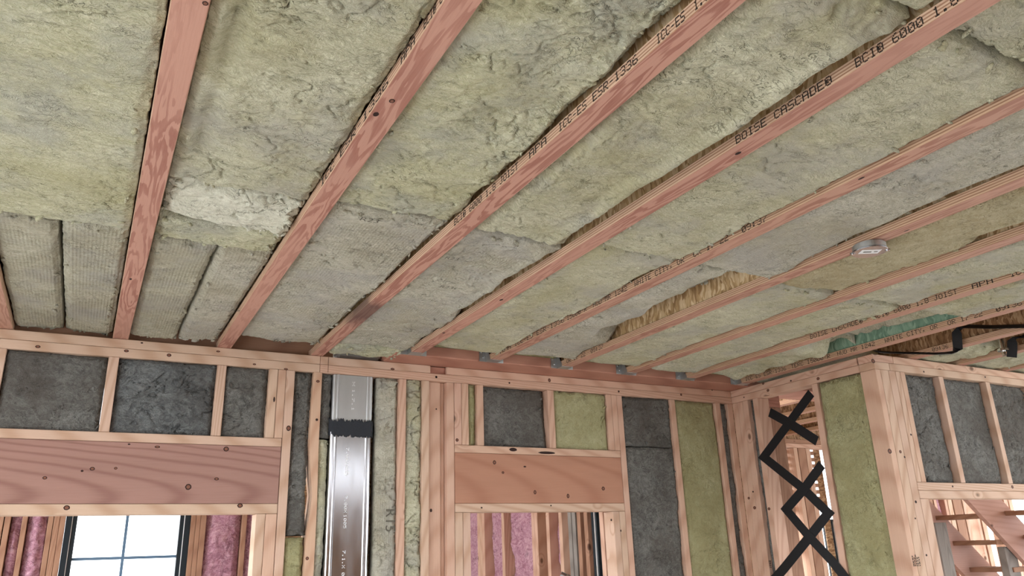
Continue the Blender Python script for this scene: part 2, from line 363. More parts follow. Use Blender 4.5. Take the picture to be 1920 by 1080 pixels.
# left opening
box('header_plate', (-1.6, .7315), (YW, YB), (zH1+.001, zHT), M['stud_pale'], wall_back)
box('header_plate', (-1.6, .7315), (YW, YB), (zHB, zH0-.001), M['stud_pale'], wall_back)
for a, b, m in ((-.369, -.331, 'stud_pale'), (.021, .059, 'stud_pale'), (.440, .478, 'stud_pale'), (.660, .6965, 'stud_pale'), (.6985, .7325, 'stud')):
    stud(a, b, zHT+.001, mat=m, name='cripple_stud')
stud(.734, .7715, mat='stud_pale')
stud(.646, .684, z1=zHB, mat='stud_pale', name='trimmer_stud'); stud(.6855, .7315, z1=zHB, mat='stud', name='trimmer_stud')
prism('stud', [(.853, .038), (.893, .038), (.896, 1.55), (.899, 1.95), (.899, 2.12), (.897, 2.22), (.894, 2.35), (.894, zB-.001), (.857, zB-.001), (.852, 2.56), (.853, 2.36), (.866, 2.23), (.876, 2.16), (.871, 2.08), (.860, 2.0), (.855, 1.7)], YW, YB, 'xz', M['stud_grain_z'], wall_back); stud(1.265, 1.303); stud(1.385, 1.422, mat='stud_pale')
stud(1.4235, 1.489, mat='stud', dy=.022, name='post'); stud(1.490, 1.511, mat='stud', dy=.03)
stud(1.513, 1.5525)
# right opening
box('header_plate', (1.5545, 2.536), (YW, YB), (zH1+.001, zHT), M['stud'], wall_back)
box('header_plate', (1.5545, 2.536), (YW, YB), (zHB, zH0-.001), M['stud_pale'], wall_back)
for a, b in ((1.5545, 1.593), (1.5945, 1.632), (1.678, 1.715), (2.092, 2.131), (2.466, 2.501), (2.502, 2.537)):
    stud(a, b, zHT+.001, name='cripple_stud')
for a, b in ((1.5545, 1.594), (1.596, 1.634), (2.460, 2.498), (2.4995, 2.5365)):
    stud(a, b, z1=zHB, name='trimmer_stud', mat='stud_pale')
stud(2.538, 2.574); stud(2.914, 2.950); stud(3.258, 3.295); stud(3.353, 3.3925)
box('light_stop_panel', (3.10, 3.654), (YB+.001, YB+.012), (0, zB), M['osb_dark'], wall_back, bevel=0)  # added behind the corner to stop slits of light
box('rim_board', (-1.6, .955), (3.5135, YB), (H+.001, H+.302), M['brownwood'], wall_back)

box('light_stop_panel', (.893, 1.385), (YB+.001, YB+.012), (0, zB), M['osb_dark'], wall_back, bevel=0)  # added behind the duct to stop light leaking past it
# partition on the right, running towards the camera
XP, XQ = 3.393, 3.482
YF, YFB = 2.46, 2.549
wall_right = empty('wall_right', (XP, 3.0, 0), 'short stud partition on the right with strapped opening', kind='structure')
def pstud(y0, y1, z0=.038, z1=zB, mat='stud', name='stud', dx=0):
    return box(name, (XP+dx, XQ), (y0, y1), (z0, z1-.001), M[mat], wall_right)
box('top_plate', (XP, XQ), (2.556, YW+.085), (zM+.0006, H), M['stud'], wall_right)
box('top_plate', (XP, XQ), (YFB+.001, YW+.085), (zB, zM-.0006), M['stud'], wall_right)
for a, b in ((3.422, 3.4638), (3.381, 3.4205), (3.339, 3.3795), (3.258, 3.297), (2.822, 2.860)): pstud(a, b)
# wall facing the camera on the right
wall_front = empty('wall_front', (4.2, YF, 0), 'stud wall at right with corner post and short studs', kind='structure')
def fstud(x0, x1, z0=.038, z1=zB, mat='stud', name='stud', y0=YF):
    return box(name, (x0, x1), (y0, YFB), (z0, z1-.001), M[mat], wall_front)
box('top_plate', (XP, 3.545), (YF, YFB), (zM+.0006, H), M['stud'], wall_front)
box('top_plate', (3.5465, 5.6), (YF, YFB), (zM+.0006, H), M['stud'], wall_front)
box('top_plate', (XP, 3.508), (YF, YFB), (zB, zM-.0006), M['stud_pale'], wall_front)
box('top_plate', (3.5095, 5.6), (YF, YFB), (zB, zM-.0006), M['stud_pale'], wall_front)
fstud(XP, 3.432, mat='stud'); fstud(3.4325, 3.492, mat='stud_pale', name='post'); fstud(3.4925, 3.545, mat='stud_pale', name='post')
fstud(3.5465, 3.583, 2.149, mat='stud_pale', name='cripple_stud'); fstud(3.584, 3.621, 2.149, mat='stud', name='cripple_stud')
fstud(3.5465, 3.612, z1=2.071, mat='stud_pale', name='trimmer_stud')
for x in (3.895, 4.305, 4.715, 5.12): fstud(x, x+.038, 2.149, name='cripple_stud', mat='stud_pale')
box('header_board', (3.5465, 5.6), (YF, YFB), (2.1105, 2.148), M['stud_pale'], wall_front)
box('header_board', (3.5465, 5.6), (YF, YFB), (2.072, 2.1095), M['stud_pale'], wall_front)

# unseen wall behind the camera, added to cut light and darken duct reflections
wall_behind_unseen = empty('wall_behind_unseen', (1.2, -2.3, 0), 'unseen sheathed stud wall added behind the viewer to cut the light', kind='structure')
box('sheathing', (-1.7, 4.7), (-2.42, -2.40), (0, H), M['osb_dark'], wall_behind_unseen, bevel=0)
for k in range(16): box('stud', (-1.7+k*.41, -1.662+k*.41), (-2.399, -2.31), (0, H), M['stud'], wall_behind_unseen)
wall_left_unseen = empty('wall_left_unseen', (-1.75, .6, 0), 'sheathed stud wall at the viewer\'s left with an open window hole', kind='structure')  # unseen wall added to dim the left, hole sized to balance the light
for y0, y1, z0, z1 in ((-2.3, -1.7, 0, H), (2.7, 3.46, 0, H), (-1.7, 2.7, 0, .25), (-1.7, 2.7, 2.4, H)):
    box('sheathing', (-1.84, -1.82), (y0, y1), (z0, z1), M['osb_dark'], wall_left_unseen, bevel=0)
for k in range(15):
    y0 = -2.29+k*.406
    for z0, z1 in (((0, H),) if not -1.72 < y0 < 2.68 else ((0, .25), (2.4, H))): box('stud', (-1.819, -1.73), (y0, y0+.038), (z0, z1), M['stud'], wall_left_unseen)
# big headers and the flush beam
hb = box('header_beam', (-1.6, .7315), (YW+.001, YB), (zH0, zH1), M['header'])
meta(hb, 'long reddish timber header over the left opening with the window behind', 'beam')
hb = box('header_beam', (1.5545, 2.536), (YW+.001, YB), (zH0, zH1), M['header_r'])
meta(hb, 'short reddish timber header over the middle opening', 'beam')
fb = box('flush_beam', (1.185, 4.62), (3.300, 3.552), (H+.0012, H+.30), M['redwood'], bevel=.004)
meta(fb, 'long red beam above the wall plate that the joists hang from', 'beam')

# ------------------------------------------------------------------ I-joists
SP = .4064; X0 = -.32287
def JR(i): return X0 + i*SP          # right edge of the underside
def JL(i): return JR(i) - .0588
ORD = ['far left', 'first', 'second', 'third', 'fourth', 'fifth', 'sixth', 'seventh', 'eighth', 'ninth']
JL_LAB = {0: 'red I-joist cut by the left frame edge beside the ribbed batts', 1: 'wide red I-joist nearest the camera, leftmost full one, with wavy red figure',
 2: 'red I-joist second from left with two dark knots', 3: 'red striped I-joist third from left, stained dark where it meets the wall',
 4: 'red I-joist fourth from left with bold lettering at its near end', 5: 'red I-joist fifth from left, just left of the long grey batt',
 6: 'red I-joist sixth from left with the round metal box on it', 7: 'red I-joist seventh from left, right of the round metal box',
 8: 'red I-joist eighth from left, lettered along its side', 9: 'I-joist alongside the strapped partition, lettered, stained green web behind',
 10: 'I-joist above the right wall crossed by the black duct strap', 11: 'I-joist behind the steel pipe at the right frame edge', 12: 'I-joist at right seen low above the top plate',
 13: 'I-joist end over the stair room above the right wall, near the frame edge'}
JO = {}
def joist(i, y0, y1, lab, mat='lvl'):
    e = empty('i_joist', ((JL(i)+JR(i))/2, y1, H), lab, 'joist', 'I-joists of the ceiling')
    x0, x1 = JL(i), JR(i)
    box('bottom_flange', (x0, x1), (y0, y1), (H+.0015, H+.030), M[mat], e, axis='y', bevel=.0015)
    xc = (x0+x1)/2
    box('web', (xc-.005, xc+.005), (y0, y1), (H+.0305, H+.274), M['osb_dark' if i > 9 else 'osb_green' if i == 99 else 'osb'], e, axis='y', bevel=0)
    box('top_flange', (x0, x1), (y0, y1), (H+.2745, H+.303), M[mat], e, axis='y', bevel=.0015)
    JO[i] = e
    return e
for i in range(14):
    joist(i, -1.4, 3.512 if i < 4 else 3.2975, JL_LAB[i], 'lvl_stain' if i == 3 else 'lvl' if i in (1, 2, 4) else 'lvl_tan')
for i, l in ((11, 'joist seen through the strapped opening, nearest its top'), (12, 'joist seen through the strapped opening, second from top'), (13, 'joist seen through the strapped opening, third from top'), (14, 'joist seen through the strapped opening, lowest one')):
    joist(i, 3.56, 5.055, l, 'lvl_tan')
def jprint(i, text, pa, pb, z0=.0045, h=.021):
    x = JL(i); a = onX(*pa, x).y; b = onX(*pb, x).y
    print_on(JO_front[i], text, (x, a, H+z0), (0, -1, 0), (0, 0, 1), (-1, 0, 0), a-b, h)
JO_front = {o['label']: o for o in []}
JO_front = {}
for o in COL.objects:
    if o.name.startswith('i_joist'):
        for i in range(14):
            if o.get('label') == JL_LAB[i]: JO_front[i] = o
jprint(2, 'ICC ESR-1336', (600, 383), (728, 165)); jprint(2, 'APA', (752, 123), (778, 82)); jprint(2, 'BCI@ 6000', (795, 55), (850, -25))
jprint(3, 'BCI@ 6000 1.8 JOIST', (852, 443), (972, 318)); jprint(3, 'APA', (993, 300), (1025, 268)); jprint(3, 'ICC-ES', (1048, 247), (1100, 200)); jprint(3, 'ESR-1336', (1112, 190), (1196, 112)); jprint(3, 'ICC-ES', (1232, 82), (1285, 35)); jprint(3, '1.8', (1302, 18), (1330, -8))
jprint(4, 'BOISE CASCADE@', (1380, 266), (1560, 150)); jprint(4, 'BCI@ 6000 1.8 JOIST', (1604, 120), (1905, -72))
jprint(5, 'APA', (938, 662), (958, 652)); jprint(5, 'ICC-ES ESR-1336', (965, 648), (1058, 600)); jprint(5, 'I5000-R', (1063, 594), (1100, 577)); jprint(5, 'HUD MR 1242', (1112, 572), (1176, 541)); jprint(5, 'WHITE CITY, OR', (1190, 533), (1283, 487)); jprint(5, 'OR 17 22', (1300, 477), (1366, 447)); jprint(5, '09:37', (1391, 431), (1438, 409))
jprint(6, 'OR 17 22  09:37', (1063, 686), (1132, 660))
jprint(8, 'BOISE CASCADE@', (1520, 636), (1618, 604)); jprint(8, 'BCI@ 6000 1.8 JOIST', (1638, 600), (1795, 547)); jprint(8, 'APA', (1823, 540), (1862, 527)); jprint(8, 'ICC-ES', (1894, 516), (1960, 492))
jprint(9, 'ICC-ES ESR-1336', (1398, 715), (1474, 692)); jprint(9, 'TERC I5000-R', (1484, 690), (1557, 671)); jprint(9, 'HUD MR 1242', (1571, 668), (1641, 648)); jprint(9, 'WHITE CITY, OR', (1660, 643), (1758, 612)); jprint(9, 'OR 17 22', (1777, 607), (1842, 588)); jprint(9, '09:36', (1868, 582), (1916, 568))
jprint(10, '09:36', (1748, 656), (1778, 649), )

# joist hangers on the beam
HL = {4: 'leftmost metal hanger on the red beam, at the beam end', 5: 'metal joist hanger second from left on the red beam', 6: 'metal joist hanger third from left on the red beam',
      7: 'metal joist hanger fourth from left on the red beam', 8: 'metal joist hanger fifth from left on the red beam', 9: 'metal joist hanger in the corner by the partition'}
hang0 = None
for i in range(4, 10):
    yb = 3.299
    if hang0 is None:
        e = hang0 = empty('joist_hanger', (JL(i), yb, H), HL[i], 'hanger', 'joist hangers on the red beam')
        wd = JR(i)-JL(i)
        box('seat', (JL(i)-.0022, JR(i)+.0022), (yb-.055, yb), (H-.001, H+.0008), M['galv_dull'], e, bevel=0)
        for x, sx in ((JL(i), -1), (JR(i), 1)):
            prism('side_plate', [(yb, H+.0008), (yb-.05, H+.0008), (yb-.05, H+.012), (yb-.012, H+.085), (yb, H+.085)], x+sx*.0006, x+sx*.0022, 'yz', M['galv_dull'], e)
            fl = box('face_flange', (x+sx*.0024, x+sx*.036), (yb-.0022, yb-.0004), (H, H+.088), M['galv_dull'], e, bevel=0)
            for zz in (.02, .045, .07):
                bm = bmesh.new(); bmesh.ops.create_cone(bm, cap_ends=True, segments=8, radius1=.005, radius2=.0035, depth=.004)
                bm_obj('nail', bm, M['chrome'], fl, Matrix.Translation((x+sx*(.014+.01*(zz == .045)), yb-.004, H+zz)) @ Matrix.Rotation(PI/2, 4, 'X'))
    else:
        e = hang0.copy(); COL.objects.link(e); e.location = (JL(i), yb, H); e['label'] = HL[i]
        for ch in list(hang0.children):
            c = ch.copy(); COL.objects.link(c); c.parent = e
            for g in list(ch.children):
                d = g.copy(); COL.objects.link(d); d.parent = c

# ------------------------------------------------------------------ mineral wool batts
_seed = [0]
def wool(name, label, cat, group, origin, U, V, N, lu, lv, mat, thick=.12, res=.005, und=.010, lump=.006, fine=.0018, crack=.008, flake=.0028, crack_d=.5,
         edge=.012, edge_w=.022, jag=.004, lifts=(), shape=None, tufts=0, parent=None):
    _seed[0] += 1; sd = _seed[0]*13.71
    nu = max(6, int(lu/res)+1); nv = max(6, int(lv/res)+1)
    u, v = np.meshgrid(np.linspace(0, lu, nu), np.linspace(0, lv, nv))
    X, Y = u+sd, v+sd*.7
    wx = X + .03*perlin(X*9, Y*9); wy = Y + .03*perlin(X*9+50, Y*9)
    d = und*fbm(X*3.2, Y*3.2, 2)*1.6 + lump*.55*fbm(wx*9, wy*15, 3) + fine*fbm(wx*60, wy*110, 2)
    tr = fbm(wx*4+3, wy*7.5, 4)*4.5; fl = np.floor(tr)                    # flaked layers with crisp little steps
    d += flake*(fl+sstep(.80, 1, tr-fl))*sstep(-.25, .25, fbm(X*2.5+60, Y*3, 2)+crack_d-.5)
    r = np.abs(fbm(wx*6.5, wy*10, 3)); gate = sstep(-.05, .35, fbm(X*3+40, Y*4, 2)+crack_d-.35)
    d -= crack*(1-sstep(0, .035, r))*gate
    r2 = np.abs(fbm(wx*15+9, wy*26, 2)); d -= crack*.5*(1-sstep(0, .04, r2))*sstep(0, .4, fbm(X*5+80, Y*5, 2)+crack_d*.6-.2)
    jn = 1+.7*fbm(X*25, Y*25, 2)
    e = np.minimum(np.minimum(u, lu-u), np.minimum(v, lv-v))
    d -= edge*(1-sstep(0, edge_w, e*jn))
    for side, a, b, wdt, amt in lifts:       # a wavy rise of one edge ('L','R' in u, 'B','T' in v) between a and b
        if side in 'LR':
            t = u if side == 'L' else lu-u; s = v
        else:
            t = v if side == 'B' else lv-v; s = u
        wv = wdt*(1+.28*fbm(s*5+sd, s*0+sd, 3))
        d -= amt*(1-sstep(wv*.55, wv, t))*sstep(a, a+.12*(b-a)+.01, s)*(1-sstep(b-.12*(b-a)-.01, b, s))
        d += .22*amt*np.exp(-((t-wv*1.25)/(wv*.35))**2)*sstep(a, a+.1, s)*(1-sstep(b-.1, b, s))
    if shape is not None: d = d + shape(u, v, X, Y)
    ou = jag*fbm(X*18+7, Y*18, 3)*2; ov = jag*fbm(X*18, Y*18+31, 3)*2
    be = 1-sstep(0, .03, e)
    vx = np.where(u < lu/2, u+np.abs(ou)*be, u-np.abs(ou)*be); vy = np.where(v < lv/2, v+np.abs(ov)*be, v-np.abs(ov)*be)
    P = np.stack([vx, vy, d], -1).reshape(-1, 3)
    idx = np.arange(nu*nv).reshape(nv, nu)
    q = np.stack([idx[:-1, :-1], idx[:-1, 1:], idx[1:, 1:], idx[1:, :-1]], -1).reshape(-1, 4)
    ring = np.concatenate([idx[0, :], idx[1:, -1], idx[-1, -2::-1], idx[-2:0:-1, 0]])
    n0 = len(P); B = np.stack([u, v, 0*u], -1).reshape(-1, 3)[ring].copy(); B[:, 2] = -thick
    P = np.concatenate([P, B, [[lu/2, lv/2, -thick]]]); m = len(ring)
    k = np.arange(m); k2 = (k+1) % m
    q2 = np.stack([ring[k2], ring[k], n0+k, n0+k2], -1)
    tri = np.stack([n0+k2, n0+k, np.full(m, n0+m)], -1)
    me = bpy.data.meshes.new(name)
    nq, nt = len(q)+len(q2), len(tri)
    me.vertices.add(len(P)); me.vertices.foreach_set('co', P.astype(np.float32).ravel())
    lp = np.concatenate([q.ravel(), q2.ravel(), tri.ravel()]).astype(np.int32)
    me.loops.add(len(lp)); me.loops.foreach_set('vertex_index', lp)
    me.polygons.add(nq+nt)
    st = np.concatenate([np.arange(nq)*4, nq*4+np.arange(nt)*3]).astype(np.int32)
    me.polygons.foreach_set('loop_start', st)
    me.polygons.foreach_set('use_smooth', np.ones(nq+nt, dtype=bool))
    me.update(calc_edges=True); me.validate()
    Mx = frame(origin, U, V, N)
    o = link(name, me, M[mat], parent, Mx)
    if label: meta(o, label, cat, group)
    if tufts:
        rnd = random.Random(_seed[0]); bm = bmesh.new()
        for _ in range(tufts):
            s = rnd.choice('LRRRBT'); tt = rnd.random()
            if s in 'LR': cu, cv = (rnd.uniform(.012, .03) if s == 'L' else lu-rnd.uniform(.012, .03)), tt*lv
            else: cu, cv = tt*lu, (rnd.uniform(.012, .02) if s == 'B' else lv-rnd.uniform(.012, .02))
            ii = int(min(nv-1, cv/lv*(nv-1))); jj = int(min(nu-1, cu/lu*(nu-1)))
            z = d[ii, jj]; r0 = rnd.uniform(.003, .009)
            ret = bmesh.ops.create_icosphere(bm, subdivisions=1, radius=r0)
            R = Matrix.Rotation(rnd.uniform(0, 6.3), 3, 'Z') @ Matrix.Rotation(rnd.uniform(-.6, .6), 3, 'Y')
            sx, sy = rnd.uniform(1, 2.4), rnd.uniform(.4, .9)
            for vv in ret['verts']:
                c = vv.co; c = Vector((c.x*sx, c.y*sy, c.z*.8))*(1+rnd.uniform(-.45, .45)); c = R @ c + Vector((cu, cv, z+r0*.3)); vv.co = (min(max(c.x, .001), lu-.001), min(max(c.y, .001), lv-.001), c.z)
        t = bm_obj('loose_fibres', bm, M[mat], o, Mx, smooth=True); t['kind'] = 'stuff'
    return o
CG = 'mineral wool batts between the joists'
def cbatt(bay, y0, y1, z, mat, label, x0=None, x1=None, res=None, **k):
    a = JR(bay)+.0025 if x0 is None else x0; b = JL(bay+1)-.0025 if x1 is None else x1
    res = res or (.0036 if bay < 4 else .0048)
    k.setdefault('tufts', 22)
    return wool('wool_batt', label, 'insulation', CG, (a, y1, H+z), (1, 0, 0), (0, -1, 0), (0, 0, -1), b-a, y1-y0, mat, res=res, **k)
def roll(y1, yc, amp, wid, u0=0, u1=9):
    return lambda u, v, X, Y: amp*np.exp(-((v-(y1-yc)-.02*perlin(X*5, X*0))/wid)**2)*sstep(u0, u0+.04, u)*(1-sstep(u1-.04, u1, u))
# bay left of everything
cbatt(-1, 1.9, 3.50, .022, 'wool_rib', 'ribbed tan batt at the left frame edge beyond the first joist', res=.006)
# bay 0
cbatt(0, -.1, 2.285, .013, 'wool_yellow', 'large smooth yellow-tan batt at the upper left of the ceiling', crack_d=.15, lump=.004, und=.010, edge=.006)
cbatt(0, 2.295, 3.505, .020, 'wool_rib', 'ribbed tan half batt at lower left, left of the open seam', x1=-.156, crack=.003, lump=.003, crack_d=.2)
cbatt(0, 2.295, 3.51, .019, 'wool_rib', 'ribbed tan half batt at lower left, right of the open seam', x0=-.148, crack=.003, lump=.003, crack_d=.2, jag=.006)
# bay 1
cbatt(1, -.1, 1.905, .016, 'wool_tan', 'greenish tan batt with a crumpled left edge between first and second full joists', crack_d=.55,
      shape=lambda u, v, X, Y: -.016*np.exp(-((u-.05)/.02)**2)*sstep(-.1, .2, perlin(Y*6, Y*0)+.15))
cbatt(1, 1.915, 2.150, .012, 'wool_white', 'pale torn strip of wool across the bay of the second joist', crack=.016, lump=.012, edge=.02, edge_w=.035, jag=.012, fine=.0012, flake=.004, crack_d=.55, tufts=30,
      shape=lambda u, v, X, Y: .020*np.maximum(0, fbm(X*16, Y*16, 3))*np.exp(-((u-.25)/.05)**2))
cbatt(1, 2.152, 2.318, .019, 'wool_yellow', 'narrow yellow cut strip just below the pale torn wool', lump=.004, jag=.003)
cbatt(1, 2.326, 3.462, .017, 'wool_rib', 'ribbed yellowish half batt left of the slanted seam', x1=.262, crack=.004, lump=.005, crack_d=.3, jag=.005)
b1 = cbatt(1, 2.326, 3.462, .018, 'wool_face', 'ribbed greyer half batt right of the slanted seam with a printed box', x0=.270, crack=.004, lump=.004, crack_d=.35, jag=.006)
# bay 2
cbatt(2, -.1, 1.885, .020, 'wool_yellow', 'yellow crumbly batt between second and third full joists', crack_d=.8, lump=.009, lifts=(('R', .1, 1.3, .02, .006),), tufts=40)
b2 = cbatt(2, 1.897, 3.345, .020, 'wool_face', 'grey printed batt of the third bay, reaching the wall', crack_d=.4, lump=.005, lifts=(('R', .1, 1.45, .02, .006),), tufts=40)
# bay 3
cbatt(3, -.5, .675, .022, 'wool_tan', 'tan batt at the top of the frame above the curled batt')
cbatt(3, .688, 1.915, .010, 'wool_tan', 'tan batt with a rounded curled right edge showing strand board', crack_d=.5, edge=.03, edge_w=.05, lifts=(('R', .0, 1.2, .060, .072),), tufts=14)
b3 = cbatt(3, 1.925, 3.284, .016, 'wool_face', 'wrinkled grey batt ending in a ragged lip above the duct', crack_d=.6, lump=.009, und=.012, lifts=(('R', .55, 1.36, .045, .05),), tufts=14)
cbatt(3, 3.285, 3.43, .004, 'wool_yellow', 'knobbly yellow wad stuffed over the duct at the beam end', x1=1.225, lump=.022, und=.008, crack=.014, edge=.012, edge_w=.03, thick=.14, crack_d=.8)
# bay 4
cbatt(4, -.5, .676, .018, 'wool_tan', 'tan torn batt at upper right of the frame', lump=.012, crack_d=.9, jag=.012)
cbatt(4, .690, 1.835, .012, 'wool_tan', 'grey-green smooth batt between fourth and fifth joists, nearer half', crack_d=.35, lifts=(('R', 0, .9, .02, .008),))
cbatt(4, 1.846, 3.235, .014, 'wool_tan', 'grey-green batt between fourth and fifth joists running to the beam', crack_d=.3, lump=.004, lifts=(('B', -.2, .6, .10, .034), ('R', .0, 1.3, .02, .010),))
# bay 5
cbatt(5, -.5, 1.845, .010, 'wool_face', 'pale grey smooth batt between fifth and sixth joists, nearer half', crack_d=.2, lump=.003, lifts=(('R', .1, 1.4, .05, .014),))
cbatt(5, 1.853, 3.235, .012, 'wool_face', 'pale grey batt by the exposed strand board of the sixth joist', crack_d=.2, lump=.003, lifts=(('B', -.2, .6, .10, .034), ('R', .40, 1.44, .20, .085),))
# bay 6
cbatt(6, -.5, 1.885, .008, 'wool_brown', 'brownish batt beside the round metal box', crack_d=.25, lifts=(('R', .55, 1.25, .10, .06),), edge=.022, edge_w=.04)
cbatt(6, 1.897, 3.235, .012, 'wool_tan', 'grey-green batt between sixth and seventh joists running to the beam', crack_d=.25, lifts=(('B', -.2, .6, .10, .034), ('R', .0, 1.2, .03, .014),))
# bay 7
cbatt(7, -.5, 1.905, .008, 'wool_tan', 'grey-green batt folded against the eighth joist, nearer half', crack_d=.3, lifts=(('R', .0, .4, .05, .018),), edge=.02, edge_w=.05)
cbatt(7, 1.915, 3.235, .012, 'wool_tan', 'grey-green batt between seventh and eighth joists running to the beam', crack_d=.3, lifts=(('B', -.2, .6, .10, .034), ('R', .0, 1.2, .05, .02),))
# bay 8
cbatt(8, -.5, 1.93, .006, 'wool_tan', 'grey-green batt with a slanted torn end beside the ninth joist', crack_d=.25, edge=.03, edge_w=.07)
cbatt(8, 2.45, 3.235, .010, 'wool_tan', 'sagging green-tan batt in the corner bay by the ninth joist', crack_d=.4, lifts=(('B', -.2, .6, .10, .034), ('R', .0, .82, .12, .06), ('T', 0, .34, .12, .06)))
wool('wool_batt', 'thin green-stained wool pressed against the web by the ninth joist', 'insulation', CG, (JL(9)-.11, 2.44, H+.055), (1, 0, 0), (0, -1, 0), (0, 0, -1), .105, .50, 'wool_tan', res=.006, lump=.012, edge=.03, edge_w=.05)
box('stained_panel', (JL(9)+.0205, JL(9)+.0235), (1.75, 2.72), (H+.034, H+.27), M['osb_green'], JO_front[9], axis='y', bevel=0)
# right of the partition
cbatt(9, -.4, 1.72, .03, 'wool_face', 'grey batt high at the right frame edge above the duct strap', res=.006)
cbatt(9, 2.63, 3.27, .02, 'wool_tan', 'green-tan batt behind the corner post above the top plate', res=.006)
cbatt(10, 2.22, 3.27, .008, 'wool_tan', 'green-tan batt above the right wall next to the black strap', res=.006, edge=.03, edge_w=.08)
cbatt(10, -.4, 1.75, .03, 'wool_tan', 'green-tan batt beyond the steel pipe at right', res=.008)
cbatt(11, 2.0, 3.27, .012, 'wool_tan', 'green-tan batt low above the right top plate', res=.008)
cbatt(12, 2.0, 3.27, .015, 'wool_tan', 'green-tan batt far right above the top plate', res=.01, tufts=0)
# wadding filling the joist bays behind the batts' ends, against the beam
for bay, lab in ((4, 'green-yellow wad tucked against the beam, fourth bay'), (5, 'green-yellow wad tucked against the beam, fifth bay'), (6, 'green-yellow wad tucked against the beam, sixth bay'), (7, 'green-yellow wad hanging beside the eighth joist hanger'), (8, 'green-yellow wad hanging beside the corner hanger')):
    a, b = JR(bay)+.004, JL(bay+1)-.004
    wool('wool_wad', lab, 'insulation', 'wads of wool against the beam', (a, 3.280, H+.050), (1, 0, 0), (0, 0, 1), (0, -1, 0), b-a, .2, 'wool_green', thick=.018, res=.006, und=.01, lump=.006,
         lifts=(), shape=lambda u, v, X, Y: .012*sstep(.2, 0, v), jag=.02)
# print on the batts
type_on(b2, 'R23', onZ(510, 640, H+.008), (1, 0, 0), (0, -1, 0), (0, 0, -1), .036)
type_on(b2, 'R23', onZ(672, 412, H+.006), (1, 0, 0), (0, -1, 0), (0, 0, -1), .026)
type_on(b2, 'R23', onZ(832, 484, H+.006), (1, 0, 0), (0, -1, 0), (0, 0, -1), .022)
type_on(b3, 'R23', onZ(822, 538, H+.000), (1, 0, 0), (0, -1, 0), (0, 0, -1), .024)
type_on(b1, 'R23', onZ(432, 582, H+.006), (1, 0, 0), (0, -1, 0), (0, 0, -1), .022)

# wall batts
WG = 'mineral wool batts in the walls'
def wbatt(x0, x1, z0, z1, mat, label, y=YW+.012, parent=None, **k):
    k.setdefault('res', .0055); k.setdefault('thick', .06); k.setdefault('tufts', 6); k.setdefault('edge', .010); k.setdefault('edge_w', .018)
    return wool('wall_batt', label, 'insulation', WG, (x0+.0003, y, z0+.0003), (1, 0, 0), (0, 0, 1), (0, -1, 0), x1-x0-.0006, z1-z0-.0006, mat, **k)
wbatt(-.331, .021, zHT, zB, 'wool_dark', 'charcoal batt in the leftmost bay above the left header')
wbatt(.059, .440, zHT, zB, 'wool_blue', 'slate batt with wavy wrinkles, second bay above the left header', lump=.010, crack=.010, crack_d=.8)
wbatt(.478, .660, zHT, zB, 'wool_dark', 'narrow charcoal batt at the right end above the left header')
wbatt(-.75, -.369, zHT, zB, 'wool_dark', 'charcoal batt cut by the left frame edge above the header', tufts=0, res=.01)
wbatt(.7715, .855, 1.985, zB, 'wool_dark', 'tall narrow charcoal wool strip left of the twisted stud', lump=.012, crack_d=.8, jag=.007, tufts=10)
wbatt(.7715, .855, 1.2, 1.98, 'wool_green', 'narrow green wool strip below the charcoal strip')
wbatt(.893, .945, 2.40, zB, 'wool_dark', 'thin charcoal sliver left of the upper duct section', tufts=2)
wbatt(.893, .940, 1.2, 2.395, 'wool_tan', 'thin tan strip of wool left of the lower duct section', y=YW+.004)
b4 = wbatt(1.160, 1.265, 1.2, zB, 'wool_face', 'pale tan wool strip right of the duct, printed with a rating', y=YW+.003, crack_d=.7, lump=.008, res=.0045)
wbatt(1.303, 1.385, 1.2, zB, 'wool_tan', 'buckled tan wool strip between two pale studs right of the duct', y=YW+.008, lump=.02, crack=.014, crack_d=.95, res=.0045)
wbatt(1.632, 1.678, zHT, zB, 'wool_green', 'thin green wool sliver above the middle header')
wbatt(1.715, 2.092, zHT, zB, 'wool_dark', 'square charcoal batt above the middle header', y=YW+.03, lump=.004, crack_d=.2)
wbatt(2.131, 2.466, zHT, zB, 'wool_green', 'square green batt above the middle header', y=YW+.006, crack_d=.2, shape=lambda u, v, X, Y: .012*fbm(X*22, Y*14, 3)*sstep(.22, .29, v), tufts=16)
wbatt(2.574, 2.914, 2.42, zB, 'wool_dark', 'charcoal batt right of the middle opening, upper piece')
wbatt(2.574, 2.914, 1.2, 2.418, 'wool_dark', 'charcoal batt right of the middle opening, tall lower piece')
wbatt(2.950, 3.258, 1.2, zB, 'wool_green', 'tall green batt in the back wall near the corner', crack_d=.15, tufts=14)
wbatt(3.295, 3.353, 1.2, zB, 'wool_dark', 'thin charcoal sliver in the back wall by the corner')
def pbatt(y0, y1, z0, z1, mat, label, x=XP+.012, **k):
    k.setdefault('res', .0055); k.setdefault('thick', .06); k.setdefault('tufts', 6)
    return wool('wall_batt', label, 'insulation', WG, (x, y1-.0003, z0+.0003), (0, -1, 0), (0, 0, 1), (-1, 0, 0), y1-y0-.0006, z1-z0-.0006, mat, **k)
pbatt(3.297, 3.339, 1.2, zB, 'wool_dark', 'thin charcoal sliver in the right partition beside the strapped opening')
pbatt(2.551, 2.822, 1.2, zB-.002, 'wool_green', 'tall green batt in the right partition beside the corner post', x=XP-.012, crack_d=.15, edge=.02, edge_w=.03, jag=.005, thick=.08, tufts=40)
wbatt(3.621, 3.895, 2.149, zB, 'wool_dark', 'charcoal batt beside the corner post in the right wall', y=YF+.025, crack_d=.7, lump=.008)
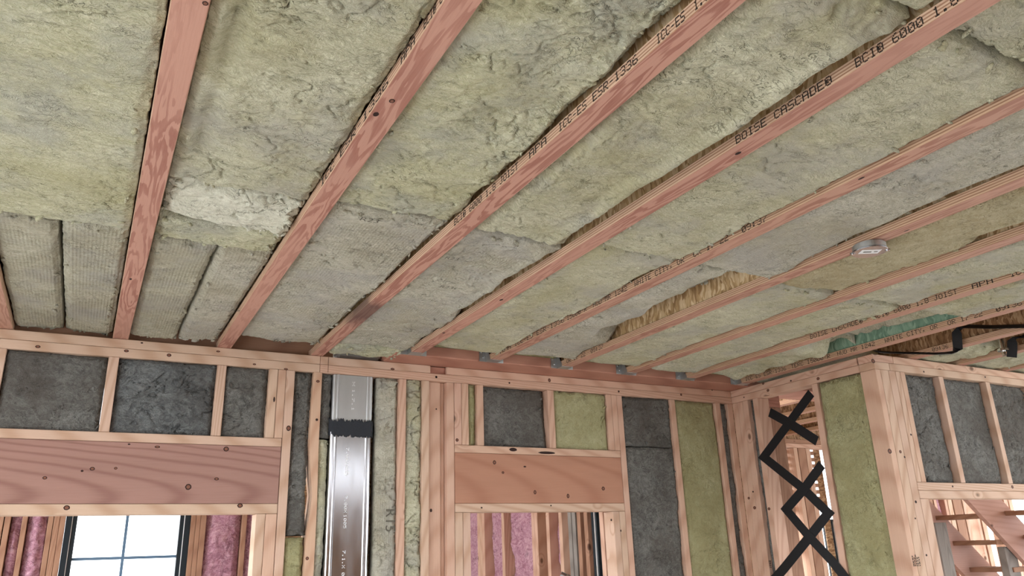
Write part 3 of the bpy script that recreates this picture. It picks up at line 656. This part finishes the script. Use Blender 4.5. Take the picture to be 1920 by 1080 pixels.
wbatt(3.933, 4.305, 2.149, zB, 'wool_dark', 'smooth charcoal batt in the middle bay of the right wall', y=YF+.03, crack_d=.1, lump=.003)
wbatt(4.343, 4.715, 2.149, zB, 'wool_dark', 'wrinkled charcoal batt at the right frame edge', y=YF+.028, crack_d=.8, lump=.01)
wbatt(4.753, 5.12, 2.149, zB, 'wool_dark', 'charcoal batt beyond the right frame edge in the right wall', y=YF+.03, tufts=0, res=.01)
type_on(b4, 'R15', onY(723, 953, YW-.006), (0, 0, -1), (1, 0, 0), (0, -1, 0), .047, lift=.006)

# ------------------------------------------------------------------ duct in the wall
du = empty('wall_duct', (1.04, YW, 1.0), 'tall galvanised rectangular duct between studs with a black sealed joint', 'duct')
def duct_sec(name, x0, x1, y0, y1, z0, z1, mat='galv'):
    def arc(cx, cy, r, a0, a1): return [(cx+r*math.cos(a0+(a1-a0)*k/4), cy+r*math.sin(a0+(a1-a0)*k/4)) for k in range(5)]
    r = .014; pts = []
    pts += arc(x0+r, y0+r, r, PI, 1.5*PI)
    for bx, sgn in ((x0+.026, 1), (x1-.026, 1)):
        pts += [(bx-.006, y0), (bx-.002, y0-.004), (bx+.002, y0-.004), (bx+.006, y0)]
    pts += arc(x1-r, y0+r, r, 1.5*PI, 2*PI) + arc(x1-r, y1-r, r, 0, .5*PI) + arc(x0+r, y1-r, r, .5*PI, PI)
    return prism(name, pts, z0, z1, 'xy', M[mat], du)
duct_sec('upper_section', .948, 1.142, YW+.008, YB-.004, 2.475, zB-.002, 'galv_dull')
lo = duct_sec('lower_section', .943, 1.138, YW+.002, YB-.004, 1.0, 2.43)
def mastic():
    n = 60; V = []; F = []
    y0 = YW-.004; r = .016; x0, x1 = .940, 1.146
    path = []
    for k in range(n+1):
        x = x0-.001 + (x1-x0+.002)*k/n
        y = y0 + max(0, r-(x-x0))*1.2 + max(0, r-(x1-x))*1.2
        path.append((x, y))
    path = [(x0-.002, YB-.01)] + path + [(x1+.002, YB-.01)]
    rnd = random.Random(5)
    for k, (x, y) in enumerate(path):
        a = 2.412+rnd.uniform(-.006, .008); b = 2.482+rnd.uniform(-.008, .01)
        V += [(x, y, a), (x, y, b), (x, y+.004, b), (x, y+.004, a)]
        if k:
            i = 4*k
            F += [(i-4, i, i+1, i-3), (i-3, i+1, i+2, i-2), (i-1, i-2, i+2, i+3), (i-4, i-1, i+3, i)]
    return mesh_obj('mastic_band', V, F, M['mastic'], du)
mastic()
box('duct_boot', (.962, 1.182), (YW+.014, 3.70), (H+.001, H+.062), M['galv_dull'], du, bevel=.016)
for tx, zt in (('7.00X', 2.36), ('005', 2.28), ('7.00X', 2.15), ('1005', 2.07), ('7.1.X', 1.92), ('005', 1.83)):
    print_on(lo, tx, (1.020, YW+.002, zt), (0, 0, -1), (1, 0, 0), (0, -1, 0), .0145*len(tx), .013, 'white_ink', name='stamped_marks')
for tx, zt in (('X', 2.665), ('1.7.1', 2.63)):
    print_on(du, tx, (1.040, YW+.008, zt), (0, 0, -1), (1, 0, 0), (0, -1, 0), .02*len(tx), .012, 'white_ink', name='stamped_marks')

# ------------------------------------------------------------------ round ceiling box
bc = onZ(1631, 472, H-.024)
jb = empty('ceiling_box', (bc.x, bc.y, H), 'round metal electrical box with a white sticker on the sixth joist', 'electrical box')
def disc(name, r, z0, z1, mat, parent=jb, seg=48, c=bc, bev=.0):
    bm = bmesh.new(); bmesh.ops.create_cone(bm, cap_ends=True, segments=seg, radius1=r, radius2=r, depth=z1-z0)
    if bev: bmesh.ops.bevel(bm, geom=[e for e in bm.edges if abs(e.verts[0].co.z-e.verts[1].co.z) < 1e-6], offset=bev, segments=2, affect='EDGES')
    return bm_obj(name, bm, mat, parent, Matrix.Translation((c.x, c.y, (z0+z1)/2)))
disc('body', .050, H-.022, H-.001, M['galv_dull'], bev=.003)
cv = disc('cover', .053, H-.0255, H-.0225, M['galv'], bev=.0012)
for sx in (-1, 1):
    ear = disc('ear', .0085, H-.0265, H-.022, M['galv'], c=Vector((bc.x+sx*.038, bc.y-sx*.034, 0)), seg=16)
    disc('screw', .004, H-.0285, H-.0266, M['chrome'], parent=ear, c=Vector((bc.x+sx*.038, bc.y-sx*.034, 0)), seg=12)
def flat(name, cx, cy, lx, ly, z, mat, parent, ang=0):
    V = [(-lx/2, -ly/2, 0), (-lx/2, ly/2, 0), (lx/2, ly/2, 0), (lx/2, -ly/2, 0)]
    return mesh_obj(name, V, [(0, 1, 2, 3)], mat, parent, Matrix.Translation((cx, cy, z)) @ Matrix.Rotation(ang, 4, 'Z'))
flat('sticker', bc.x-.004, bc.y-.003, .062, .034, H-.0258, M['paper'], jb, -.5)
flat('sticker_print', bc.x-.010, bc.y+.002, .026, .009, H-.0261, M['ink_soft'], jb, -.5)
flat('sticker_print', bc.x+.012, bc.y-.012, .012, .007, H-.0261, M['ink_soft'], jb, -.5)

# ------------------------------------------------------------------ black straps
def ribbon(name, pts, half, thick, nrm, mat, label=None, cat=None, group=None):
    """flat band through pts, half = half width across, nrm = band normal"""
    nrm = Vector(nrm).normalized(); V = []; F = []; P = [Vector(p) for p in pts]; n = len(P)
    for k, p in enumerate(P):
        d0 = (P[k]-P[k-1]).normalized() if k else None; d1 = (P[k+1]-P[k]).normalized() if k < n-1 else None
        s0 = nrm.cross(d0) if d0 else None; s1 = nrm.cross(d1) if d1 else None
        if s0 and s1:
            s = (s0+s1).normalized(); s = s/max(.45, s.dot(s0))
        else: s = s0 or s1
        for a, b in ((-1, -1), (1, -1), (1, 1), (-1, 1)): V.append(p + s*half*a + nrm*thick*.5*b)
        if k:
            i = 4*k
            F += [(i-4+j, i-4+(j+1) % 4, i+(j+1) % 4, i+j) for j in range(4)]
    F += [(3, 2, 1, 0), (4*n-4, 4*n-3, 4*n-2, 4*n-1)]
    c = P[0]; V = [v-c for v in V]
    bm = bmesh.new(); vs = [bm.verts.new(v) for v in V]
    for f in F: bm.faces.new([vs[i] for i in f])
    o = bm_obj(name, bm, M[mat], None, Matrix.Translation(c))
    return meta(o, label, cat, group)
SX = XP-.0035
SP1 = [(1521, 737), (1432, 857), (1507, 917), (1553, 962), (1520, 1004), (1470, 1066), (1440, 1100)]
SP2a = [(1443, 773), (1478, 792), (1532, 827)]
SP2b = [(1541, 871), (1509, 915), (1474, 955), (1516, 1005), (1560, 1052), (1590, 1090)]
ribbon('webbing_strap', [onX(a, b, SX) for a, b in SP1], .026, .002, (-1, 0, 0), 'strap', 'black strap zigzagging down the partition opening from its top right', 'strap')
ribbon('webbing_strap', [onX(a, b, SX-.0024) for a, b in SP2a], .026, .002, (-1, 0, 0), 'strap', 'short black strap slanting down from the upper left of the partition opening', 'strap')
ribbon('webbing_strap', [onX(a, b, SX-.0024) for a, b in SP2b], .026, .002, (-1, 0, 0), 'strap', 'black strap crossing low in the partition opening from its right side', 'strap')
# duct strap under the joists at right
def tape(pts, wd, half, label):
    V = []; F = []; P = [Vector(p) for p in pts]
    for k, p in enumerate(P):
        d = (P[min(k+1, len(P)-1)]-P[max(k-1, 0)]).normalized(); wv = Vector(wd[k]); wv = (wv-d*wv.dot(d)).normalized(); nn = d.cross(wv)
        for a, b in ((-1, -1), (1, -1), (1, 1), (-1, 1)): V.append(p-P[0]+wv*half*a+nn*.0012*b)
        if k:
            i = 4*k; F += [(i-4+j, i-4+(j+1) % 4, i+(j+1) % 4, i+j) for j in range(4)]
    F += [(3, 2, 1, 0), (4*len(P)-4, 4*len(P)-3, 4*len(P)-2, 4*len(P)-1)]
    bm = bmesh.new(); vs = [bm.verts.new(v) for v in V]
    for f in F: bm.faces.new([vs[i] for i in f])
    return meta(bm_obj('duct_strap', bm, M['strap'], None, Matrix.Translation(P[0])), label, 'strap')
XV = 3.635
HB, VB, TB = (.50, .70, .42), (.5, -.84, 0), (.88, .0, .48)
q = [onZ(1642, 659, H-.0035), onZ(1668, 661, H-.005), onX(1755, 663, XV-.12), onX(1778, 662, XV-.04), onX(1791, 659, XV-.008), onX(1796, 653, XV), onX(1795, 640, XV), onX(1794, 624, XV), onX(1798, 616, XV+.004), onX(1812, 612, XV+.015), onX(1860, 613, 3.655), onX(1935, 611, 3.656)]
tape(q, [HB, HB, HB, HB, (.53, -.0, .3), VB, VB, VB, (.8, -.5, .2), TB, TB, TB], .021, 'black duct strap hooked under the joist and running to the right frame edge')
XV = 4.030
r = [onX(1897, 670, XV), onX(1898, 652, XV), onX(1898, 641, XV), onX(1902, 634, XV+.004), onX(1916, 631, XV+.015), onX(1950, 626, XV+.03)]
tape(r, [VB, VB, VB, (.8, -.5, .2), TB, TB], .022, 'short black duct strap hanging beside the steel pipe at right')
pc = onX(1881, 656, 3.98)
pp = empty('steel_pipe', (pc.x, pc.y, H), 'bright steel pipe drop with a flange beside the black strap', 'pipe')
def cyl(name, r, a, b, mat, parent, seg=20):
    a, b = Vector(a), Vector(b); bm = bmesh.new(); bmesh.ops.create_cone(bm, cap_ends=True, segments=seg, radius1=r, radius2=r, depth=(b-a).length)
    Q = (b-a).to_track_quat('Z', 'Y').to_matrix().to_4x4()
    return bm_obj(name, bm, mat, parent, Matrix.Translation((a+b)/2) @ Q, smooth=False)
cyl('pipe', .012, (pc.x, pc.y, pc.z+.006), (pc.x, pc.y, H+.30), M['chrome'], pp)
cyl('flange', .026, (pc.x, pc.y, pc.z-.006), (pc.x, pc.y, pc.z+.006), M['chrome'], pp)
cyl('nozzle', .009, (pc.x, pc.y, pc.z-.03), (pc.x, pc.y, pc.z-.006), M['chrome'], pp)
rc = onZ(1876, 604, H+.10)
o = cyl('plastic_rod', .006, (rc.x, rc.y, H+.04), (rc.x+.0, rc.y-.03, H+.28), M['white_trim'], None); meta(o, 'thin pale rod hanging in the bay above the black duct strap', 'rod')

M['knot_dark'] = plain('dark_knot', (.030, .013, .010), .7)
M['knot_core'] = plain('knot_core', (.20, .085, .055), .7)
def knot(parent, c, U, V, N, rx, ry, core=True):
    def ell(k, lift, mat):
        n = 14; vs = [(rx*k*math.cos(2*PI*i/n)*(1+.08*math.sin(3*i)), ry*k*math.sin(2*PI*i/n), 0) for i in range(n)]
        return mesh_obj('knot', vs, [tuple(range(n))], M[mat], parent, frame(Vector(c)+Vector(N)*lift, U, V, N))
    ell(1, .0005, 'knot_dark')
    if core: ell(.62, .0008, 'knot_core')
DN = ((0, 1, 0), (1, 0, 0), (0, 0, -1)); FR = ((1, 0, 0), (0, 0, 1), (0, -1, 0))
for i, px, py, rx, ry, co in ((2, 735, 189, .0075, .006, True), (2, 705, 214, .009, .006, False), (4, 1384, 287, .009, .0055, False), (1, 385, 6, .006, .005, True), (1, 245, 523, .010, .004, False), (4, 940, 562, .011, .006, False),
                          (5, 1615, 334, .010, .004, False), (4, 832, 624, .010, .005, False), (6, 1700, 432, .010, .003, False)):
    knot(JO_front[i], onZ(px, py, H+.0015), *DN, rx, ry, co)
hs = [o for o in COL.objects if o.name.startswith('header_beam')]
for px, py, rx, ry, co in ((424, 842, .011, .010, True), (353, 913, .012, .012, True), (406, 898, .009, .006, True), (84, 896, .008, .006, True), (154, 883, .005, .004, False), (173, 879, .009, .007, True), (217, 878, .006, .005, True)):
    knot(hs[0], onY(px, py, YW+.001), *FR, rx, ry, co)
for px, py, rx, ry, co in ((927, 867, .009, .010, True), (943, 886, .007, .006, True), (984, 875, .008, .004, False), (1003, 923, .008, .010, True), (1065, 930, .008, .011, True), (1131, 916, .010, .010, True)):
    knot(hs[1], onY(px, py, YW+.001), *FR, rx, ry, co)
for px, py, rx, ry in ((71, 650, .009, .006), (237, 658, .009, .006), (317, 666, .009, .007), (266, 643, .005, .003), (409, 659, .008, .004), (536, 692, .009, .004), (477, 683, .007, .004), (736, 692, .010, .005), (818, 707, .006, .006), (818, 707, .005, .005), (1030, 713, .008, .010),
                       (955, 718, .005, .005), (1160, 734, .006, .006), (1277, 740, .007, .007), (1335, 731, .004, .006), (125, 952, .011, .009), (450, 948, .011, .009), (242, 833, .005, .003), (295, 838, .010, .005), (541, 803, .010, .012), (596, 715, .008, .006), (594, 787, .006, .006),
                       (808, 957, .006, .008), (514, 749, .004, .012), (857, 825, .008, .008), (818, 767, .004, .004), (903, 952, .005, .004), (1033, 948, .004, .004), (1146, 975, .005, .006), (1164, 995, .004, .006), (576, 1047, .007, .007)):
    if 1 and abs(px-541) + abs(px-594) > 0: knot(wall_back, onY(px, py, YW), *FR, rx, ry, rx > .006)
p1, p2 = onY(962, 843, YW), onY(1025, 849, YW)
knot(wall_back, (p1.x, YW, p1.z), *FR, .022, .009, False); knot(wall_back, (p2.x, YW, p2.z), *FR, .050, .007, False)
SD = ((0, -1, 0), (0, 0, 1), (-1, 0, 0))
for px, py, r_ in ((1431, 719, .009), (1534, 710, .010), (1440, 732, .010), (1395, 745, .005), (1483, 714, .006), (1404, 934, .009), (1392, 951, .010), (1412, 922, .006), (1415, 952, .011), (1442, 954, .010)):
    knot(wall_right, onX(px, py, XP), *SD, r_, r_*.8, r_ > .008)
for px, py, r_ in ((1637, 677, .013), (1668, 846, .014), (1688, 847, .009), (1696, 857, .006), (1717, 941, .008), (1716, 972, .005), (1737, 1041, .006), (1732, 697, .006), (1785, 672, .013), (1847, 707, .006), (1708, 815, .006), (1728, 745, .004), (1898, 913, .010), (1786, 912, .006)):
    knot(wall_front, onY(px, py, YF), *FR, r_, r_*.85, r_ > .008)

# ------------------------------------------------------------------ stamps, pencil lines, staples on the timber
def stamp(parent, o, U, V, N, w_, h_, rows=5):
    rnd = random.Random(int(o[0]*1000)); vs = []; fs = []
    for r in range(rows):
        x = r*w_/rows; y = 0
        while y < h_:
            l = rnd.uniform(.004, .012); i = len(vs)
            vs += [(x, y, 0), (x+w_/rows*.55, y, 0), (x+w_/rows*.55, y+l, 0), (x, y+l, 0)]; fs.append((i, i+1, i+2, i+3)); y += l+rnd.uniform(.001, .004)
    return meta(mesh_obj('grade_stamp', vs, fs, M['ink'], parent, frame(Vector(o)+Vector(N)*.0007, U, V, N)), kind='stuff')
stamp(wall_front, onY(1713, 1062, YF), (1, 0, 0), (0, 0, 1), (0, -1, 0), .055, .040)
stamp(wall_right, onX(1439, 1065, XP)+Vector((.005, 0, 0)), (0, -1, 0), (0, 0, 1), (-1, 0, 0), .03, .04, 3)
p = onY(612, 680, YW); mesh_obj('pencil_mark', [(0, 0, 0), (.0022, 0, 0), (.0022, .072, 0), (0, .072, 0)], [(0, 1, 2, 3)], M['pencil'], wall_back, frame((p.x+.008, YW-.0008, zB+.002), (1, 0, 0), (0, 0, 1), (0, -1, 0)))

# ------------------------------------------------------------------ room beyond the left and middle openings
YR = 5.8
wall_far = empty('wall_far', (.3, YR, 0), 'far stud wall of the next room with pink insulation', kind='structure')
def fx(px): return onY(px, 1010, YR).x
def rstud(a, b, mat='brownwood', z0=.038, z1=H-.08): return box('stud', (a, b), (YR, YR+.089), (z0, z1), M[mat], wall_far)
for a, b in ((-9, 1), (3, 14), (36, 46), (85, 95), (96, 107), (107.5, 118), (355, 364), (364.5, 373), (373.5, 384), (452, 460.5), (498, 509)):
    rstud(fx(a), fx(b))
box('top_plate', (-1.6, 2.6), (YR, YR+.089), (H-.078, H), M['stud'], wall_far)
box('sheathing', (-1.6, fx(117)), (YR+.09, YR+.1), (0, H), M['osb_dark'], wall_far, bevel=0); box('sheathing', (fx(356), 2.6), (YR+.09, YR+.1), (0, H), M['osb_dark'], wall_far, bevel=0)
box('sheathing', (fx(117), fx(356)), (YR+.09, YR+.1), (0, .95), M['osb_dark'], wall_far, bevel=0); box('sheathing', (fx(117), fx(356)), (YR+.09, YR+.1), (2.5, H), M['osb_dark'], wall_far, bevel=0)
PG = 'pink fibreglass batts in the room beyond'
def pink(x0, x1, z0, z1, label, y=YR+.01, **k):
    k.setdefault('res', .009)
    return wool('pink_batt', label, 'insulation', PG, (x0+.002, y, z0), (1, 0, 0), (0, 0, 1), (0, -1, 0), x1-x0-.004, z1-z0, 'pink', thick=.06, und=.02, lump=.014, fine=.004, crack=.008, crack_d=.8, edge=.03, edge_w=.05, **k)
pink(fx(14), fx(36), 1.3, 2.6, 'narrow pink batt in the far wall at the left frame edge')
pink(fx(46), fx(85), 1.3, 2.6, 'pink batt in the far wall left of the window')
pink(fx(384), fx(452), 1.3, 2.6, 'wide pink batt in the far wall right of the window')
pink(fx(460.5), fx(498), 1.3, 2.6, 'pink batt in the far wall beside the left opening trimmer')
def window(name, x0, x1, z0, z1, y, axis, label, vb=(), hb=()):
    e = empty(name, (x0 if axis == 'x' else y, y if axis == 'x' else x0, z0), label, kind='structure')
    def bx(n, a, b, z, dy, mat):
        yy = (y+dy[0], y+dy[1])
        return box(n, (a, b) if axis == 'x' else yy, yy if axis == 'x' else (a, b), z, M[mat], e, bevel=.001)
    W = min(.034, (x1-x0)*.2)
    bx('frame', x0, x0+W, (z0, z1), (.0, .07), 'frame_black'); bx('frame', x1-W, x1, (z0, z1), (.0, .07), 'frame_black')
    bx('frame', x0, x1, (z1, z1+W), (.0, .07), 'frame_black'); bx('frame', x0, x1, (z0-W, z0), (.0, .07), 'frame_black')
    bx('weatherstrip', x0+W, x0+W+.004, (z0, z1), (.004, .06), 'white_trim'); bx('weatherstrip', x1-W-.004, x1-W, (z0, z1), (.004, .06), 'white_trim')
    bx('sash', x0+W+.004, x0+2*W-.004, (z0, z1), (.012, .06), 'frame_black'); bx('sash', x1-2*W+.004, x1-W-.004, (z0, z1), (.012, .06), 'frame_black')
    for v in vb: bx('muntin', v-.009, v+.009, (z0, z1), (.03, .045), 'muntin')
    for h in hb: bx('muntin', x0+2*W-.004, x1-2*W+.004, (h-.009, h+.009), (.0302, .0448), 'muntin')
    bx('pane', x0+2*W-.004, x1-2*W+.004, (z0, z1), (.036, .039), 'glass')
    return e
window('window_1', fx(118.5), fx(354), .95, 2.5, YR+.005, 'x', 'black framed window in the far wall behind the left opening', [fx(235)], [onY(230, 1046, YR).z])
# side wall of that room, seen edge on through the middle opening
XS = 2.60
wall_side = empty('wall_side', (XS, 4.6, 0), 'stud wall running away behind the middle opening', kind='structure')
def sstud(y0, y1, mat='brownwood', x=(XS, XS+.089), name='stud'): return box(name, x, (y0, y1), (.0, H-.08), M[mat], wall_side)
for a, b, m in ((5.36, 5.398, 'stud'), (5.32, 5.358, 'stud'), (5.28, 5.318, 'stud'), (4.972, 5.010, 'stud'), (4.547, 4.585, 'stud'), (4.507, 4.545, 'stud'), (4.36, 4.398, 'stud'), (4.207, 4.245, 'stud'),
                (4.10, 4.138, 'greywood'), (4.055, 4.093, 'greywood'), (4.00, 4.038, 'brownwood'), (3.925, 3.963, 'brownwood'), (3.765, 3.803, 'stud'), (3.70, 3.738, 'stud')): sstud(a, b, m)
box('top_plate', (XS, XS+.089), (3.57, YR), (H-.078, H), M['stud'], wall_side)
box('sheathing', (XS+.095, XS+.105), (4.19, YR), (0, H), M['osb_dark'], wall_side, bevel=0)
box('sheathing', (XS+.095, XS+.105), (3.93, 4.155), (0, H), M['osb_dark'], wall_side, bevel=0)
box('sheathing', (XS+.095, XS+.105), (3.57, 3.80), (0, H), M['osb_dark'], wall_side, bevel=0)
def spink(y0, y1, label, x=XS+.055):
    return wool('pink_batt', label, 'insulation', PG, (x, y1-.002, 1.3), (0, -1, 0), (0, 0, 1), (-1, 0, 0), y1-y0-.004, 1.3, 'pink', thick=.03, res=.008, und=.014, lump=.014, fine=.004, crack=.008, crack_d=.8, edge=.012, edge_w=.03)
spink(5.01, 5.28, 'slim pink batt seen at the left through the middle opening', XS+.055)
spink(4.585, 4.972, 'broad pink batt seen in the centre of the middle opening', XS+.05)
spink(4.245, 4.36, 'pink sliver right of centre in the middle opening', XS+.055)
spink(5.398, 5.79, 'deep pink batt at the far left through the middle opening', XS+.05)
window('window_2', 3.815, 3.915, .9, 2.5, XS+.02, 'y', 'tall narrow window edge on at the right of the middle opening')
ep = onY(1064, 1082, 4.0)
pe = empty('pipe_elbow', (ep.x, ep.y, ep.z), 'bright metal pipe elbow low in the middle opening', 'pipe')
cyl('vertical_pipe', .022, (ep.x, ep.y, .0), (ep.x, ep.y, ep.z-.02), M['galv'], pe)
bm = bmesh.new(); bmesh.ops.create_uvsphere(bm, u_segments=20, v_segments=12, radius=.026)
bm_obj('elbow', bm, M['galv'], pe, Matrix.Translation((ep.x, ep.y, ep.z-.01)), smooth=True)
cyl('branch_pipe', .022, (ep.x, ep.y, ep.z-.01), (ep.x-.035, ep.y+.02, ep.z+.012), M['galv'], pe)

# ------------------------------------------------------------------ room beyond the partition
rp = empty('wall_end', (3.64, YW, 0), 'end of the back wall seen through the strapped opening', kind='structure')
box('post', (3.655, 3.80), (YW+.001, YB), (0, zB-.002), M['brownwood'], rp)
box('top_plate', (XQ+.002, 3.80), (YW+.001, YB), (zM+.001, H), M['redwood'], rp); box('top_plate', (XQ+.002, 3.80), (YW+.001, YB), (zB, zM), M['redwood'], rp)
YE = 5.0
wr = empty('wall_rear', (6.4, YE, 0), 'rear stud wall with open slats and pink insulation behind the stairs', kind='structure')
def ex(px, py=850): return onY(px, py, YE).x
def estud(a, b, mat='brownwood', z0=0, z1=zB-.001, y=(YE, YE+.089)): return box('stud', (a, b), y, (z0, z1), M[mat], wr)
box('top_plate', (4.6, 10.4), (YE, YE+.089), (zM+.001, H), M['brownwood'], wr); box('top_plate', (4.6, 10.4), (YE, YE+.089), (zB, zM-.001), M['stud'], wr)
box('rim_board', (4.6, 10.4), (YE+.06, YE+.089), (H+.001, H+.30), M['osb_dark'], wr, bevel=0)
for a, b, m in ((1489, 1496, 'stud'), (1497, 1511, 'brownwood'), (1511.5, 1520, 'stud'), (1560, 1570, 'stud'), (1440, 1462, 'brownwood'), (1464, 1476, 'stud')):
    estud(ex(a), ex(b), m)
zz = 2.685
while zz > 2.25:
    for a, b in ((1470, 1490), (1512, 1546)): box('slat', (ex(a), ex(b)), (YE+.092, YE+.100), (zz-.036, zz), M['brownwood'], wr)
    zz -= .058
for z0, z1 in ((1.80, 1.84), (1.86, 1.90), (2.14, 2.20)): box('blocking', (ex(1474), ex(1500)), (YE+.09, YE+.12), (z0, z1), M['stud'], wr)
# seen through the opening on the right
for a, b, m in ((1746, 1752, 'brownwood'), (1753, 1761, 'brownwood'), (1763, 1768, 'stud'), (1783, 1788, 'stud'), (1789, 1797, 'stud_pale'), (1799, 1815, 'brownwood'), (1817, 1824, 'stud_pale'), (1838, 1843, 'stud'), (1846, 1854, 'stud'), (1878, 1884, 'brownwood'), (1886, 1893, 'stud_pale'), (1896, 1903, 'stud'), (1905, 1912, 'stud')):
    estud(ex(a, 1000), ex(b, 1000), m)
box('sheathing', (4.6, ex(1470)), (YE+.09, YE+.1), (0, H), M['osb_dark'], wr, bevel=0)
box('sheathing', (ex(1541), ex(1552)), (YE+.09, YE+.1), (0, H), M['osb_dark'], wr, bevel=0)
box('sheathing', (ex(1574), ex(1786, 1000)), (YE+.1, YE+.11), (0, H), M['osb_dark'], wr, bevel=0)
box('sheathing', (ex(1838, 1000), ex(1856, 1000)), (YE+.1, YE+.11), (0, H), M['osb_dark'], wr, bevel=0)
def epink(a, b, label):
    return wool('pink_batt', label, 'insulation', PG, (ex(a, 1000), YE+.03, 1.2), (1, 0, 0), (0, 0, 1), (0, -1, 0), ex(b, 1000)-ex(a, 1000), 1.3, 'pink', thick=.04, res=.014, und=.02, lump=.015, edge=.03, edge_w=.05)
epink(1768, 1783, 'bright pink batt behind the stair treads, left one'); epink(1843, 1846, 'pink sliver behind the leaning stair board')
window('window_3', ex(1549), ex(1562), .9, 2.06, YE+.1, 'x', 'narrow bright window behind the strapped opening')
# temporary stairs
st = empty('staircase', (6.9, 4.0, 0), 'rough timber stair with open treads behind the right opening', 'stairs')
def stringer(y0, ax, az, n=7, wd=.30, mat='stair'):
    d = Vector((.615, 0, -.51)).normalized(); up = Vector((.51, 0, .615)).normalized()
    a = Vector((ax, 0, az))-d*.9; b = a+d*4.0
    pts = [(a.x, a.z), (b.x, b.z), (b.x+up.x*wd, b.z+up.z*wd), (a.x+up.x*wd, a.z+up.z*wd)]
    return prism('stringer', pts, y0, y0+.038, 'xz', M[mat], st)
s2 = onY(1815, 938, 4.0); stringer(4.0, s2.x, s2.z)
s1 = onY(1787, 1055, 4.42); stringer(4.42, s1.x, s1.z)
stringer(3.45, s2.x, s2.z)
for (px, py) in ((1847, 971), (1881, 1021), (1914, 1073)):
    c = onY(px, py, 4.0)
    box('tread', (c.x-.02, c.x+.25), (4.039, 4.70), (c.z, c.z+.038), M['brownwood'], st)
c = onY(1885, 967, 4.0); box('tread', (c.x, c.x+.27), (3.49, 3.999), (c.z, c.z+.038), M['brownwood'], st)
c = onY(1920, 1012, 4.0); box('tread', (c.x, c.x+.27), (3.49, 3.999), (c.z, c.z+.038), M['brownwood'], st)
for pa, pb, y, z1, m in (((1763, 1030), (1784, 1030), 4.30, 2.01, 'greywood'), ((1752, 1030), (1763, 1030), 4.36, 2.0, 'brownwood'), ((1888, 1050), (1909, 1050), 4.05, 1.80, 'greywood')):
    box('post', (onY(*pa, y).x, onY(*pb, y).x), (y, y+.06), (0, z1), M[m], st)
